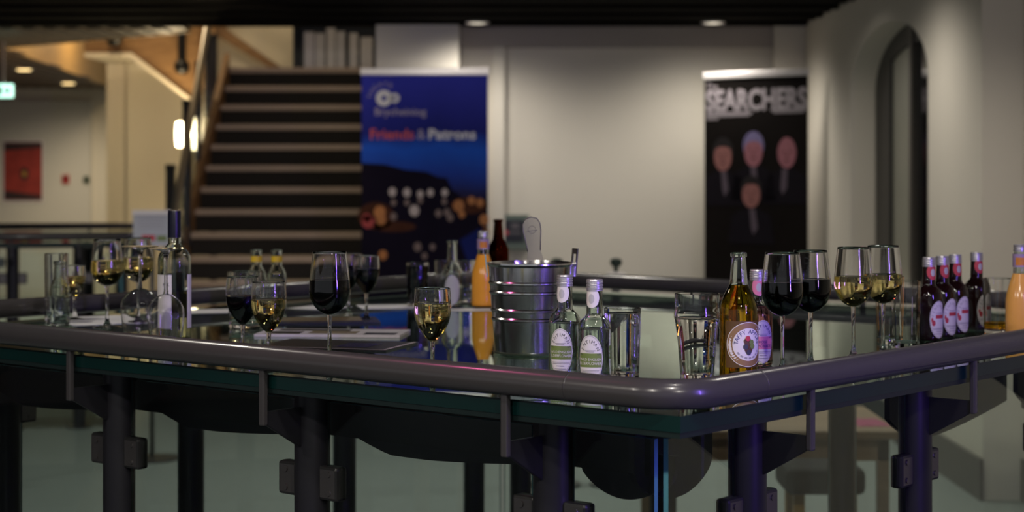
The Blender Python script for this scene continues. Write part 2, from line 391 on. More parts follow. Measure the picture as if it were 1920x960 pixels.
for x, y, r in ((214, 70, 17), (341, 125, 15)):
    X, Z = px(x, 16.2, y)
    t = thing('ball_lamp', 'dark round pendant hanging at the '+('left end of the stair stringer' if x < 300 else 'lower end of the stair stringer'), 'lamp', (X, 16.2, Z), group='dark round pendants')
    R = r/F*16.2
    obj('shade', lathe('shade', [(R*math.sin(PI*i/12), -R*math.cos(PI*i/12)) for i in range(13)], M_FRAME, 20), t)
    obj('hanging_rod', lathe('hanging_rod', [(0, R*0.8), (R*0.55, R*0.85), (R*0.5, 1.1), (0, 1.1)], M_FRAME, 12), t)

# ------------------------------------------------------------------ the staircase
r_, t_ = 0.17, 0.238
XS0, XS1 = -2.43, -0.99
stair = thing('staircase', 'carpeted staircase with dark risers and pale nosings behind the blue banner', 'stairs', ((XS0+XS1)/2, 13.04, 0))
M_RISER = mat('stair_carpet', (0.018, 0.015, 0.013), 0.9, noise=0.3, scale=60)
M_NOSE = mat('stair_nosing', (0.42, 0.32, 0.245), 0.5, noise=0.06, scale=30)
W2 = (XS1-XS0)/2
me_step = box('step', -W2, W2, 0, t_+0.03, -r_, -0.02, M_RISER)
me_nose = box('nosing', -W2, W2, -0.012, 0.055, -0.045, 0.003, M_NOSE, 0.006)
for i in range(-3, 11):
    z = 0.723+r_*i
    st = obj('step', me_step, stair, (0, t_*i, z))
    obj('nosing', me_nose, st)
obj('plinth', box('plinth', -W2, W2, -3*t_, -2*t_, 0, 0.045, M_RISER), stair)
obj('landing', box('landing', -W2, W2, t_*10+0.05, t_*10+2.0, 0.723+r_*10-0.2, 0.723+r_*10, M_RISER), stair)
pts = []
M_STR2 = wood('stair_string', (0.20, 0.10, 0.04), (0.28, 0.15, 0.06), 5)
obj('side_string', extrude_poly('side_string', [(-1.1, -0.0), (-0.95, 0.16), (2.40, 2.55), (2.40, 2.2), (-0.6, 0.0)], 'x', -W2-0.05, -W2-0.002, M_STR2), stair)
# brochure rack on the landing
rk_d = 15.75
X0, Zt = px(556, rk_d, 40); X1, Zb = px(712, rk_d, 121)
rack = thing('brochure_rack', 'dark brochure rack full of pale leaflets at the top of the stairs', 'rack', ((X0+X1)/2, rk_d, 0.723+r_*10))
hb = 0.62; wr = (X1-X0)/2
obj('back_board', box('back_board', -wr, wr, 0.12, 0.15, 0, hb, M_FRAME), rack)
obj('side_board', box('side_board', -wr-0.03, -wr, -0.02, 0.15, 0, hb, M_FRAME), rack)
obj('side_board', box('side_board', wr, wr+0.04, -0.02, 0.15, 0, hb, M_STR2), rack)
obj('shelf', box('shelf', -wr, wr, -0.02, 0.12, 0.001, 0.012, M_STR2), rack)
LFI = -1
lw = [(0.0+570, 610, 62), (612, 648, 58), (655, 672, 66), (676, 700, 72)]
for k, (a, b, yt) in enumerate(lw):
    xa = px(a, rk_d)-(X0+X1)/2; xb = px(b, rk_d)-(X0+X1)/2
    z1 = px(0, rk_d, yt)[1]-(0.723+r_*10)
    n = max(1, int((xb-xa)/0.07)); LFN = ('leftmost', 'second from the left', 'third from the left', 'fourth from the left', 'second from the right', 'rightmost', 'next to rightmost', 'spare')
    for q in range(n):
        LFI += 1; a0 = xa+(xb-xa)*q/n; a1 = xa+(xb-xa)*(q+1)/n-0.008
        lf = tag(obj('leaflet', box('leaflet', a0, a1, -0.01, 0.0, 0, z1+random.uniform(-.02, .03), M_PAPER), None, (rack.location.x, rk_d+0.02+0.012*q, 0.723+r_*10+0.013)),
                 'pale leaflet standing in the brochure rack above the stairs, '+LFN[min(LFI, 7)], 'leaflet', 'leaflets in the brochure rack')
# stair balustrade on the left of the flight
srail = thing('stair_railing', 'dark metal and glass stair railing running up beside the staircase', 'railing', (-2.42, 13.0, 0))
def srp(d): # handrail point
    k = (d-12.59)/(14.37-12.59)
    return Vector((-2.357-0.106*k+2.42, d-13.0, 1.30+1.278*k))
obj('handrail', tube('handrail', [srp(11.6)+Vector((0, 0, -.02)), srp(12.0), srp(13.0), srp(14.0), srp(15.4), srp(16.0)], 0.026, mat('brushed_steel', (0.30, 0.27, 0.23), 0.3, metal=0.8, noise=0.05, scale=30)), srail)
for d in (12.05, 12.75, 13.45, 14.15, 14.85):
    p = srp(d); zb = max(0.0, p.z-0.95)
    obj('post', box('post', p.x-0.05, p.x-0.005, p.y-0.025, p.y+0.025, zb, p.z-0.02, M_POST), srail)
for da, db in ((12.10, 12.70), (12.80, 13.40), (13.50, 14.10), (14.20, 14.80)):
    a, b = srp(da), srp(db)
    v = [(a.x-0.03, a.y, a.z-0.85), (b.x-0.03, b.y, b.z-0.85), (b.x-0.03, b.y, b.z-0.08), (a.x-0.03, a.y, a.z-0.08)]
    v += [(q[0]-0.01, q[1], q[2]) for q in v]
    obj('glass_panel', mesh('glass_panel', v, [(0, 1, 2, 3), (7, 6, 5, 4), (0, 4, 5, 1), (1, 5, 6, 2), (2, 6, 7, 3), (3, 7, 4, 0)], M_PANEL), srail)
# tall newel posts of the hall flight beyond
for x0, x1, yt, d in ((343, 357, 187, 15.3), (312, 328, 308, 14.6), (394, 407, 64, 15.9)):
    X, Z = px((x0+x1)/2, d, yt); hw = (x1-x0)/2/F*d
    nm = {343: 'tall dark newel post in front of the lit wall lamps', 312: 'short dark newel post below the wall lamps', 394: 'dark newel post at the head of the staircase'}[x0]
    t = thing('newel_post', nm, 'post', (X, d, 0), group='dark newel posts')
    obj('shaft', box('shaft', -hw, hw, -hw, hw, 0, Z-0.05, M_POST), t)
    obj('cap', box('cap', -hw*1.15, hw*1.15, -hw*1.15, hw*1.15, Z-0.05, Z, M_FRAME, 0.008), t)
# wall lamps
M_GLOW = mat('lamp_glow', (1, 0.95, 0.8), 0.4, emit=(1.0, 0.80, 0.50), estr=9.0)
for x, y0, y1, d, nm in ((339, 228, 276, 16.2, 'lit tubular wall lamp left of the tall newel post'), (366, 220, 282, 16.0, 'lit tubular wall lamp between newel post and stairs')):
    X, Z0 = px(x, d, y1); Z1 = px(x, d, y0)[1]; h = Z1-Z0
    t = thing('wall_lamp', nm, 'lamp', (X, d, Z0), group='tubular wall lamps')
    obj('tube_shade', lathe('tube_shade', [(0, 0), (0.04, 0.01), (0.045, h*0.5), (0.04, h-0.01), (0, h)], M_GLOW, 20), t)
    obj('bracket', box('bracket', -0.02, 0.02, 0.04, 1.3, h*0.42, h*0.58, M_FRAME), t)
    lamp('POINT', 'wall_lamp_light', (X-0.05, d-0.12, Z0+h/2), 17, (1.0, 0.78, 0.46), shadow_soft_size=0.05)
# red poster, call point, switch and exit sign on the hall wall
d = DH-0.10
X0, Z0 = px(3, d, 380); X1, Z1 = px(80, d, 263)
po = thing('framed_poster', 'red poster with dark eye motif in slim frame on cream wall', 'poster', ((X0+X1)/2, d+0.032, Z0))
pw, ph = (X1-X0)/2, Z1-Z0
obj('frame', boxes('frame', [(-pw, pw, 0, 0.008, 0, 0.025), (-pw, pw, 0, 0.008, ph-0.02, ph), (-pw, -pw+0.015, 0, 0.008, 0.025, ph-0.02), (pw-0.015, pw, 0, 0.008, 0.025, ph-0.02)], M_ALU), po)
M_PRED = mat('poster_red', (0.30, 0.035, 0.025), 0.5, noise=0.55, scale=7)
sheet = obj('sheet', box('sheet', -pw+0.014, pw-0.014, 0.001, 0.006, 0.024, ph-0.019, M_PRED), po)
M_PDK = mat('poster_dark', (0.035, 0.02, 0.02), .5, noise=.3, scale=12)
obj('printed_band', flats('printed_band', [([(-pw+.02, -.0008, ph-.13), (pw-.02, -.0008, ph-.09), (pw-.02, -.0008, ph-.03), (-pw+.02, -.0008, ph-.03)], [(0, 1, 2, 3)], M_PDK)]), sheet)
obj('printed_band', flats('printed_band', [([(-pw+.02, -.0008, .035), (pw-.02, -.0008, .035), (pw-.02, -.0008, .09), (-pw+.02, -.0008, .15)], [(0, 1, 2, 3)], M_PDK)]), sheet)
obj('printed_eye', flats('printed_eye', [(*disc_flat(0.02, ph*.46, .055, .08, -.001), M_PDK)]), sheet)
obj('printed_pupil', flats('printed_pupil', [(*disc_flat(0.02, ph*.46, .027, .035, -.0016), mat('poster_gold', (.5, .24, .04), .5, noise=.2, scale=20))]), sheet)
X, Z = px(122, d, 336)
cp = thing('fire_call_point', 'small red fire alarm call point on the cream wall', 'alarm', (X, d+0.035, Z), 0)
obj('housing', box('housing', -0.045, 0.045, -0.02, 0, -0.055, 0.055, mat('alarm_red', (0.42, 0.03, 0.03), 0.4, noise=.05, scale=20), 0.006), cp)
obj('glass_window', box('glass_window', -0.028, 0.028, -0.024, -0.019, -0.015, 0.035, mat('alarm_dark', (0.10, 0.01, 0.01), 0.2, noise=.05, scale=20)), cp)
X, Z = px(161, d, 337)
sw = thing('door_release_switch', 'small dark green switch box beside the red call point', 'switch', (X, d+0.035, Z))
obj('housing', box('housing', -0.035, 0.035, -0.02, 0, -0.045, 0.045, mat('switch_green', (0.02, 0.05, 0.015), 0.4, noise=.05, scale=20), 0.006), sw)
obj('button', box('button', -0.018, 0.018, -0.025, -0.019, -0.02, 0.02, M_FRAME), sw)
X, Z = px(6, 14.5, 170)
ex = thing('exit_sign', 'lit green exit sign hanging below the timber soffit', 'sign', (X, 14.5, Z))
obj('light_box', box('light_box', -0.075, 0.075, 0, 0.04, -0.055, 0.055, mat('exit_glow', (0.5, 0.9, 0.7), 0.4, emit=(0.55, 1.0, 0.80), estr=1.6), 0.006), ex)
obj('hanger', box('hanger', -0.006, 0.006, 0.012, 0.024, 0.055, ZS-Z-0.001, M_ALU), ex)
obj('pictogram', flats('pictogram', [([(-.06, -.001, -.035), (-.012, -.001, -.035), (-.012, -.001, .035), (-.06, -.001, .035)], [(0, 1, 2, 3)], mat('exit_green', (.02, .35, .16), .4, noise=.05, scale=20)),
    ([(.005, -.001, -.01), (.03, -.001, -.01), (.03, -.001, -.03), (.06, -.001, 0), (.03, -.001, .03), (.03, -.001, .01), (.005, -.001, .01)], [(0, 1, 2, 3, 4, 5, 6)], MATS['exit_green'])]), ex)
# plaque on the back wall
X0, Z0 = px(930, DB, 468); X1, Z1 = px(992, DB, 403)
pl = thing('wall_plaque', 'dark notice panel in grey-green frame on the wall beside the blue banner', 'sign', ((X0+X1)/2, DB-0.0, Z0))
pw, ph = (X1-X0)/2, Z1-Z0
obj('frame', box('frame', -pw, pw, 0.0, 0.058, 0, ph, mat('plaque_frame', (0.10, 0.13, 0.115), 0.5, noise=.05, scale=20), 0.004), pl)
obj('panel', box('panel', -pw*0.62, pw*0.70, -0.004, 0.002, ph*0.22, ph*0.85, mat('plaque_panel', (0.012, 0.014, 0.022), 0.4, noise=.2, scale=20)), pl)
obj('printed_blocks', flats('printed_blocks', [([(-.01, -.0052, ph*.60), (.05, -.0052, ph*.60), (.05, -.0052, ph*.76), (-.01, -.0052, ph*.76)], [(0, 1, 2, 3)], mat('print_grey', (.10, .09, .10), .5, noise=.1, scale=20)),
    ([(-.06, -.0052, ph*.45), (.06, -.0052, ph*.45), (.06, -.0052, ph*.52), (-.06, -.0052, ph*.52)], [(0, 1, 2, 3)], MATS['print_grey']),
    (*disc_flat(-.045, ph*.49, .014, .018, -.0056), M_REDL)]), pl)

# ------------------------------------------------------------------ roll-up banners
def banner(name, label, xa, da, xb, db, ztop, mprint):
    A = Vector((px(xa, da), da, 0)); B = Vector((px(xb, db), db, 0)); c = (A+B)/2; wd = (B-A).length
    t = thing(name, label, 'banner', c, math.atan2(B.y-A.y, B.x-A.x))
    obj('base_cassette', box('base_cassette', -wd/2-0.02, wd/2+0.02, -0.06, 0.10, 0.0, 0.10, M_ALU, 0.02), t)
    obj('support_pole', tube('support_pole', [(0, 0.03, 0.1), (0, 0.03, ztop)], 0.01, M_ALU, 10), t)
    gp = obj('graphic_panel', box('graphic_panel', -wd/2, wd/2, -0.002, 0.002, 0.10, ztop-0.03, mprint), t)
    obj('top_bar', box('top_bar', -wd/2-0.008, wd/2+0.012, -0.014, 0.014, ztop-0.035, ztop+0.012, M_ALU, 0.005), t)
    return t, gp, wd
def banner_blue():
    m = bpy.data.materials.new('banner_night_sky'); m.use_nodes = True
    nt = m.node_tree; p = nt.nodes['Principled BSDF']; p.inputs['Roughness'].default_value = 0.7; p.inputs['Specular IOR Level'].default_value = 0.12
    tc = nt.nodes.new('ShaderNodeTexCoord'); sx = nt.nodes.new('ShaderNodeSeparateXYZ'); n = nt.nodes.new('ShaderNodeTexNoise')
    n.inputs['Scale'].default_value = 3.5
    ma = nt.nodes.new('ShaderNodeMath'); ma.operation = 'MULTIPLY_ADD'; ma.inputs[1].default_value = 0.16
    mr = nt.nodes.new('ShaderNodeMapRange'); mr.inputs[1].default_value = 0.9; mr.inputs[2].default_value = 2.2
    cr = nt.nodes.new('ShaderNodeValToRGB'); E = cr.color_ramp.elements
    E[0].position = 0.0; E[0].color = (0.008, 0.008, 0.04, 1); E[1].position = 1.0; E[1].color = (0.034, 0.040, 0.40, 1)
    for pos, c in ((0.42, (0.014, 0.014, 0.065, 1)), (0.52, (0.013, 0.040, 0.28, 1)), (0.66, (0.013, 0.085, 0.52, 1)), (0.74, (0.013, 0.017, 0.18, 1))):
        e = E.new(pos); e.color = c
    nt.links.new(tc.outputs['Object'], sx.inputs[0]); nt.links.new(tc.outputs['Object'], n.inputs['Vector'])
    nt.links.new(n.outputs['Fac'], ma.inputs[0]); nt.links.new(sx.outputs['Z'], ma.inputs[2])
    nt.links.new(ma.outputs[0], mr.inputs[0]); nt.links.new(mr.outputs[0], cr.inputs[0]); nt.links.new(cr.outputs[0], p.inputs['Base Color'])
    return m
d = 12.05; ZTB = EYE+(335-131)/F*d
t, gp, wd = banner('rollup_banner', 'blue roll-up banner with night town picture and lettering before the stairs', 678, d, 915, d, ZTB, banner_blue())
def bz(y): return EYE+(335-y)/F*d
def bx(x): return (x-796.5)/F*d
YF = -0.0035
hill = [(678, 306), (720, 308), (760, 318), (800, 322), (822, 332), (838, 334), (848, 356), (870, 372), (914, 372), (914, 560), (678, 560)]
M_HILL = mat('print_hill', (0.007, 0.005, 0.013), 0.8, spec=0.08, noise=.3, scale=6)
L = [([(bx(x), YF, bz(y)) for x, y in hill], [tuple(range(len(hill)))], M_HILL)]
M_PW = mat('print_window', (0.42, 0.35, 0.34), .5, noise=.1, scale=9); M_PD = mat('print_window_dim', (0.16, 0.11, 0.10), .5, noise=.1, scale=9)
M_PO = mat('print_orange', (0.36, 0.13, 0.03), .5, noise=.25, scale=14); M_PR = mat('print_red', (0.30, 0.03, 0.03), .5, noise=.25, scale=14)
M_PG = mat('print_glow', (0.055, 0.020, 0.012), .8, spec=0.08, noise=.4, scale=9); M_PB = mat('print_blue', (0.010, 0.016, 0.11), .8, spec=0.08, noise=.2, scale=9)
y1 = YF-.0005; y2 = YF-.001; y3 = YF-.0015
for x, y, rx, rz in ((705, 405, 34, 26), (880, 385, 36, 16), (740, 425, 40, 10)): L.append((*disc_flat(bx(x), bz(y), rx/F*d, rz/F*d, y1), M_PG))
for x, y, r in ((690, 416, 12), (688, 408, 8)): L.append((*disc_flat(bx(x), bz(y), r/F*d, r/F*d, y2), M_PR))
for x, y, r in ((712, 398, 11), (715, 412, 9), (860, 386, 10), (884, 376, 7), (908, 412, 9), (900, 380, 7), (866, 402, 6), (718, 478, 8), (910, 435, 7)): L.append((*disc_flat(bx(x), bz(y), r/F*d, r*1.15/F*d, y2 if r < 10 else y3), M_PO))
for x, y, r in ((736, 360, 7), (763, 361, 7), (788, 364, 6), (807, 361, 6), (834, 361, 6), (777, 395, 9)): L.append((*disc_flat(bx(x), bz(y), r/F*d, r*1.2/F*d, y3), M_PW))
for x, y, r in ((738, 380, 5), (763, 380, 5), (788, 376, 5), (833, 378, 5), (738, 406, 6), (822, 400, 6), (838, 398, 6), (844, 408, 6), (783, 463, 7), (811, 463, 5), (796, 480, 5)): L.append((*disc_flat(bx(x), bz(y), r/F*d, r*1.2/F*d, y3), M_PD))
L.append(([(bx(x), y2, bz(y)) for x, y in ((862, 450), (896, 430), (914, 430), (914, 500), (880, 500))], [(0, 1, 2, 3, 4)], M_PB))
obj('printed_picture', flats('printed_picture', L), gp)
ring_v, ring_f = [], []
def ring(cx, cz, ro, ri, y, n=28):
    V = [(cx+r*math.cos(2*PI*i/n), y, cz+r*math.sin(2*PI*i/n)) for r in (ro, ri) for i in range(n)]
    return V, [(i, (i+1) % n, n+(i+1) % n, n+i) for i in range(n)]
LG = [(*ring(bx(720), bz(184), 15/F*d, 5/F*d, YF), M_WHITE), (*ring(bx(740), bz(184), 9/F*d, 3.4/F*d, YF), M_WHITE)]
gt, gf = text2d('THEATR', 0.03)
for i, ch in enumerate('THEATR'):
    V, Fc = text2d(ch, 13/F*d); a = math.radians(172-i*22)
    cx, cz = bx(720)+25/F*d*math.cos(a), bz(184)+25/F*d*math.sin(a); rr = a-PI/2
    if not V: continue
    LG.append(([(cx+v[0]*math.cos(rr)-(v[1]-.012)*math.sin(rr), YF, cz+v[0]*math.sin(rr)+(v[1]-.012)*math.cos(rr)) for v in V], Fc, mat('print_lilac', (0.36, 0.30, 0.42), .5, noise=.05, scale=20)))
obj('printed_logo', flats('printed_logo', LG), gp)
obj('lettering', text_flat('lettering', 'Brycheiniog', 0.07, bx(751), bz(216), YF, MATS['print_lilac'], width=96/F*d, bold=.001), gp)
obj('lettering', text_flat('lettering', 'Friends', 0.1, bx(735), bz(261), YF, mat('print_coral', (0.52, 0.06, 0.06), .5, noise=.05, scale=20), width=82/F*d, bold=.002), gp)
obj('lettering', text_flat('lettering', '&', 0.1, bx(790), bz(261), YF, MATS['print_lilac'], width=16/F*d), gp)
obj('lettering', text_flat('lettering', 'Patrons', 0.1, bx(848), bz(261), YF, M_WHITE, width=88/F*d, bold=.002), gp)

t, gp, wd = banner('rollup_banner', 'black roll-up banner with four portraits in the corner by the arched window', 1321, 12.75, 1515, 12.25, EYE+(335-136)/F*12.5, mat('banner_black', (0.009, 0.007, 0.0065), 0.8, spec=0.08, noise=.2, scale=8))
dm = 12.5
def cx(x): return (x-1418)/194.0*wd
def cz(y): return EYE+(335-y)/F*dm
M_LET = mat('print_silver', (0.36, 0.32, 0.35), .5, noise=.1, scale=30)
def txt(s, x, y, wpx, hpx, bold=0.0, m=M_LET): obj('lettering', text_flat('lettering', s, 0.1, cx(x), cz(y), YF, m, width=wpx/194*wd, height=hpx/F*dm, bold=bold), gp)
txt('The', 1336, 165, 22, 12); txt('SEARCHERS', 1419, 205, 190, 42, bold=.004)
for xa_, xb_, ya_, yb_ in ((1325, 1413, 209, 213), (1325, 1408, 214, 217), (1447, 1513, 205, 209), (1452, 1508, 210, 213), (1325, 1348, 220, 223)):
    obj('print_line', mesh('print_line', [(cx(xa_), YF, cz(yb_)), (cx(xb_), YF, cz(yb_)), (cx(xb_), YF, cz(ya_)), (cx(xa_), YF, cz(ya_))], [(0, 1, 2, 3)], M_LET), gp)
L = []
M_SKIN = mat('print_skin', (0.30, 0.125, 0.115), .5, noise=.12, scale=16); M_SKIN2 = mat('print_skin_pink', (0.34, 0.13, 0.16), .5, noise=.12, scale=16)
M_SUIT = mat('print_suit', (0.011, 0.009, 0.013), .8, spec=0.08, noise=.2, scale=10); M_TIE = mat('print_tie', (0.10, 0.075, 0.10), .5, noise=.2, scale=10)
M_HAIRD = mat('print_hair_dark', (0.010, 0.007, 0.008), .5, noise=.2, scale=10); M_HAIRG = mat('print_hair_grey', (0.20, 0.17, 0.34), .5, noise=.2, scale=10)
M_FEAT = mat('print_features', (0.13, 0.045, 0.045), .5, noise=.2, scale=10)
def el(x, y, rx, ry, m, yy): L.append((*disc_flat(cx(x), cz(y), rx/194*wd, ry/F*dm, yy), m))
def poly(pts, m, yy): L.append(([(cx(x), yy, cz(y)) for x, y in pts], [tuple(range(len(pts)))], m))
for hx, hy, hr, hh, hair, skin, tx in ((1357, 291, 17, 30, M_HAIRD, M_SKIN, 3), (1415, 282, 17, 31, M_HAIRG, M_SKIN2, 0), (1477, 287, 17, 29, None, M_SKIN2, -8), (1411, 362, 17, 28, M_HAIRD, M_SKIN, 4)):
    b = 0.0012*(hy > 330)
    poly([(max(hx-44, 1323), hy+95), (max(hx-36, 1323), hy+42), (hx-10, hy+28), (hx+10, hy+28), (hx+36, hy+42), (hx+44, hy+95)] if hx < 1470 else [(hx-44, hy+95), (hx-36, hy+42), (hx-10, hy+28), (hx+10, hy+28), (hx+34, hy+42), (hx+36, hy+95)], M_SUIT, YF-b)
    poly([(hx-5+tx*.5, hy+30), (hx+5+tx*.5, hy+30), (hx+8+tx, hy+66), (hx+tx, hy+78), (hx-4+tx, hy+66)], M_TIE, YF-.0003-b)
    if hair: el(hx, hy-9, hr+2.5, hh-4, hair, YF-.0003-b)
    el(hx, hy+3 if hair else hy, hr, hh-3 if hair else hh, skin, YF-.0006-b)
    if hair: poly([(hx-hr, hy-10), (hx-hr*.6, hy-25), (hx, hy-30), (hx+hr*.6, hy-25), (hx+hr, hy-10), (hx+hr*.4, hy-17), (hx-hr*.4, hy-17)], hair, YF-.0009-b)
    for s in (-1, 1): el(hx+s*6.5, hy-2, 3.2, 1.6, M_FEAT, YF-.0009-b)
    el(hx, hy+6, 2.2, 3.5, M_FEAT, YF-.0008-b); el(hx, hy+15, 6, 1.5, M_FEAT, YF-.0009-b)
obj('printed_portraits', flats('printed_portraits', L), gp)

# ------------------------------------------------------------------ glass balustrade with counter
def rounded_path(L0, L1, R, z, n=10):
    pts = []
    for (cx_, cy_, a0) in ((L1-R, L1-R, 0), (L0+R, L1-R, 90), (L0+R, L0+R, 180), (L1-R, L0+R, 270)):
        for i in range(n+1):
            a = math.radians(a0+90*i/n); pts.append((cx_+R*math.cos(a), cy_+R*math.sin(a), z))
    return pts
ME = {}
def bal_meshes():
    ME['bar'] = box('rail_support', -0.006, 0.006, -0.0075, 0.0075, -0.096, 0.018, M_STEEL, 0.003)
    g = [(-0.006, -0.070), (0.088, -0.070), (0.088, -0.148), (0.078, -0.145), (-0.006, -0.096)]
    ME['gusset'] = extrude_poly('gusset', g, 'y', -0.004, 0.004, M_POST, 0.001)
    ME['post'] = lathe('post', [(0, -ZT), (0.07, -ZT), (0.07, -ZT+0.012), (0.0365, -ZT+0.013), (0.0365, -0.039), (0.034, -0.0365), (0, -0.0365)], M_POST, 28)
    V, Fc = [], []
    for b in ((-0.026, 0.026, -0.017, 0.017, -0.033, 0.033),):
        v, f = boxv(*b, base=len(V)); V += v; Fc += f
    me = mesh('clamp', V, Fc, M_CLAMP); bev(me, 0.006, 2)
    bm = bmesh.new(); bm.from_mesh(me)
    for s in (-1, 1):
        for sy in (-1, 1):
            bmesh.ops.create_cone(bm, cap_ends=True, segments=12, radius1=0.006, radius2=0.005, depth=0.003,
                                  matrix=Matrix.Translation((0.004, sy*0.0178, s*0.018)) @ Matrix.Rotation(PI/2, 4, 'X'))
    bm.to_mesh(me); bm.free(); me.materials.append(M_BOLT)
    for p in me.polygons:
        if len(p.vertices) == 12 or abs(abs(p.center.y)-0.0178) < 0.0016 and abs(p.center.x-0.004) < 0.007: p.material_index = 1
    ME['clamp'] = me
bal_meshes()
def panel_mesh(length, h, th=0.010):
    v, f = boxv(-length/2, length/2, -th/2, th/2, -h, 0)
    me = mesh('glass_panel', v, f); me.materials.append(M_PANEL); me.materials.append(M_PEDGE)
    for p in me.polygons:
        if abs(p.normal.y) < 0.5: p.material_index = 1
    return me
def balustrade(C, ang, L, S, label_b, label_c, drape=True):
    t = thing('balustrade', label_b, 'balustrade', (C[0], C[1], ZT), ang)
    obj('handrail', tube('handrail', rounded_path(-0.010, L+0.010, 0.085, 0.032), 0.0247, M_STEEL, 24, closed=True), t)
    hr = t.children[-1] if t.children else None
    hrail = [o for o in COL.objects if o.parent == t][0]
    for p, ax in (((0.205, -0.010, 0.032), 'x'), ((-0.010, 0.205, 0.032), 'y')):
        d_ = Vector((1, 0, 0)) if ax == 'x' else Vector((0, 1, 0)); q = Vector(p)
        obj('weld_collar', tube('weld_collar', [q-d_*0.0012, q+d_*0.0012], 0.0252, M_STEEL, 24), hrail)
    NPOST = 0.118
    # (position function, rotation) of each of the four sides: s along the edge, n inwards
    sides = [(lambda s, n: (n, s), 0.0), (lambda s, n: (s, n), PI/2), (lambda s, n: (L-n, s), PI), (lambda s, n: (s, L-n), -PI/2)]
    cache = {}
    for k, (fn, rz) in enumerate(sides):
        ss = S[k]
        for s in ss:
            x, y = fn(s, -0.012); obj('rail_support', ME['bar'], t, (x, y, 0), rz)
            x, y = fn(s, 0.0); obj('gusset', ME['gusset'], t, (x, y, 0), rz)
            x, y = fn(s, NPOST); po_ = obj('post', ME['post'], t, (x, y, 0), rz)
            for sg in (-1, 1):
                obj('clamp', ME['clamp'], po_, (0, sg*0.056, -0.215), PI/2 if sg > 0 else -PI/2)
        ends = [NPOST+0.004]+list(ss)+[L-NPOST-0.004]
        for i, (a, b) in enumerate(zip(ends[:-1], ends[1:])):
            a2 = a+(0.045 if i > 0 else 0.0075); b2 = b-(0.045 if i < len(ends)-2 else 0.0075)
            key = round(b2-a2, 3)
            if key not in cache: cache[key] = panel_mesh(b2-a2, 0.98)
            x, y = fn((a2+b2)/2, NPOST); obj('glass_panel', cache[key], t, (x, y, -0.060), rz+PI/2)
        # dark fascia rail under the counter, just inside the posts, and its curved drop boards
        x, y = fn(L/2, 0.185)
        key = ('fas',)
        if key not in cache: cache[key] = box('fascia_rail', -L/2+0.18, L/2-0.18, -0.006, 0.006, -0.135, -0.037, M_FASCIA)
        if k != 1 and drape: obj('fascia_rail', cache[key], t, (x, y, 0), rz+PI/2)
        if drape:
            for i, (a, b) in enumerate(zip([0.15]+ends[1:-2], ends[1:-1])):
                if k == 1 and i == 1: continue
                n = 24; wv = b-a-(0.06 if i else 0.0); pts = [(-wv/2, -0.10 if k != 1 else -0.038), (wv/2, -0.10 if k != 1 else -0.038)]
                for q in range(n+1):
                    u = 1-q/n
                    dz = (0.034 if k != 1 else 0.055)*min(1.0, (u/0.20)**0.8 if u < 0.2 else 1.0) * (1-0.75*max(0, (u-0.35)/0.65)**1.4)
                    pts.append((-wv/2+wv*(u if k in (1, 3) else u), -0.128-dz))
                    if i == 0: pts[-1] = (pts[-1][0], -0.128-0.055*math.sin(PI*u)**0.6)
                flip = (k in (0, 2))
                pp = [((-p[0] if flip else p[0]), p[1]) for p in pts]
                x, y = fn((a+b)/2, 0.20)
                obj('drop_board', extrude_poly('drop_board', pp, 'y', -0.006, 0.006, M_VAL), t, (x, y, 0), PI/2 if k in (0, 2) else 0.0)
    # the counter: one thick glass sheet with green edges on a dark edge strip
    v, f = boxv(0, L, 0, L, -0.026, 0)
    me = mesh('glass_countertop', v, f); me.materials.append(M_TOP); me.materials.append(M_EDGE)
    for p in me.polygons:
        if abs(p.normal.z) < 0.5: p.material_index = 1
    c = thing('glass_countertop', label_c, 'counter', (C[0], C[1], ZT), ang)
    obj('glass_sheet', me, c)
    bs = []
    e = 0.012
    bs = [(0.002, L-0.002, 0.002, e, -0.0355, -0.0265), (0.002, L-0.002, L-e, L-0.002, -0.0355, -0.0265), (0.002, e, e, L-e, -0.0355, -0.0265), (L-e, L-0.002, e, L-e, -0.0355, -0.0265)]
    obj('edge_strip', boxes('edge_strip', bs, M_STRIP), c)
    return t, c
CX, CY = 0.262, 2.787
ANG = math.atan2(0.768, 0.640)
SL = (0.345, 0.942, 1.539, 2.136); SR = (0.375, 1.005, 1.63, 2.20)
balustrade((CX, CY), ANG, 2.40, (SL, SR, SR, SL), 'near square balustrade of dark posts, grey tube rail and glass panels', 'large square glass countertop crowded with wine glasses and bottles')
balustrade((-2.18, 10.55), PI/2+math.radians(12), 2.30, ((0.36, 0.74, 1.3, 1.9), (0.35, 0.95, 1.55, 2.0), (0.35, 1.0, 1.65), (0.35, 0.95, 1.55, 2.0)), 'distant dark balustrade with tube rail in front of the cream hall wall', 'distant empty glass countertop in front of the cream hall wall', drape=False)

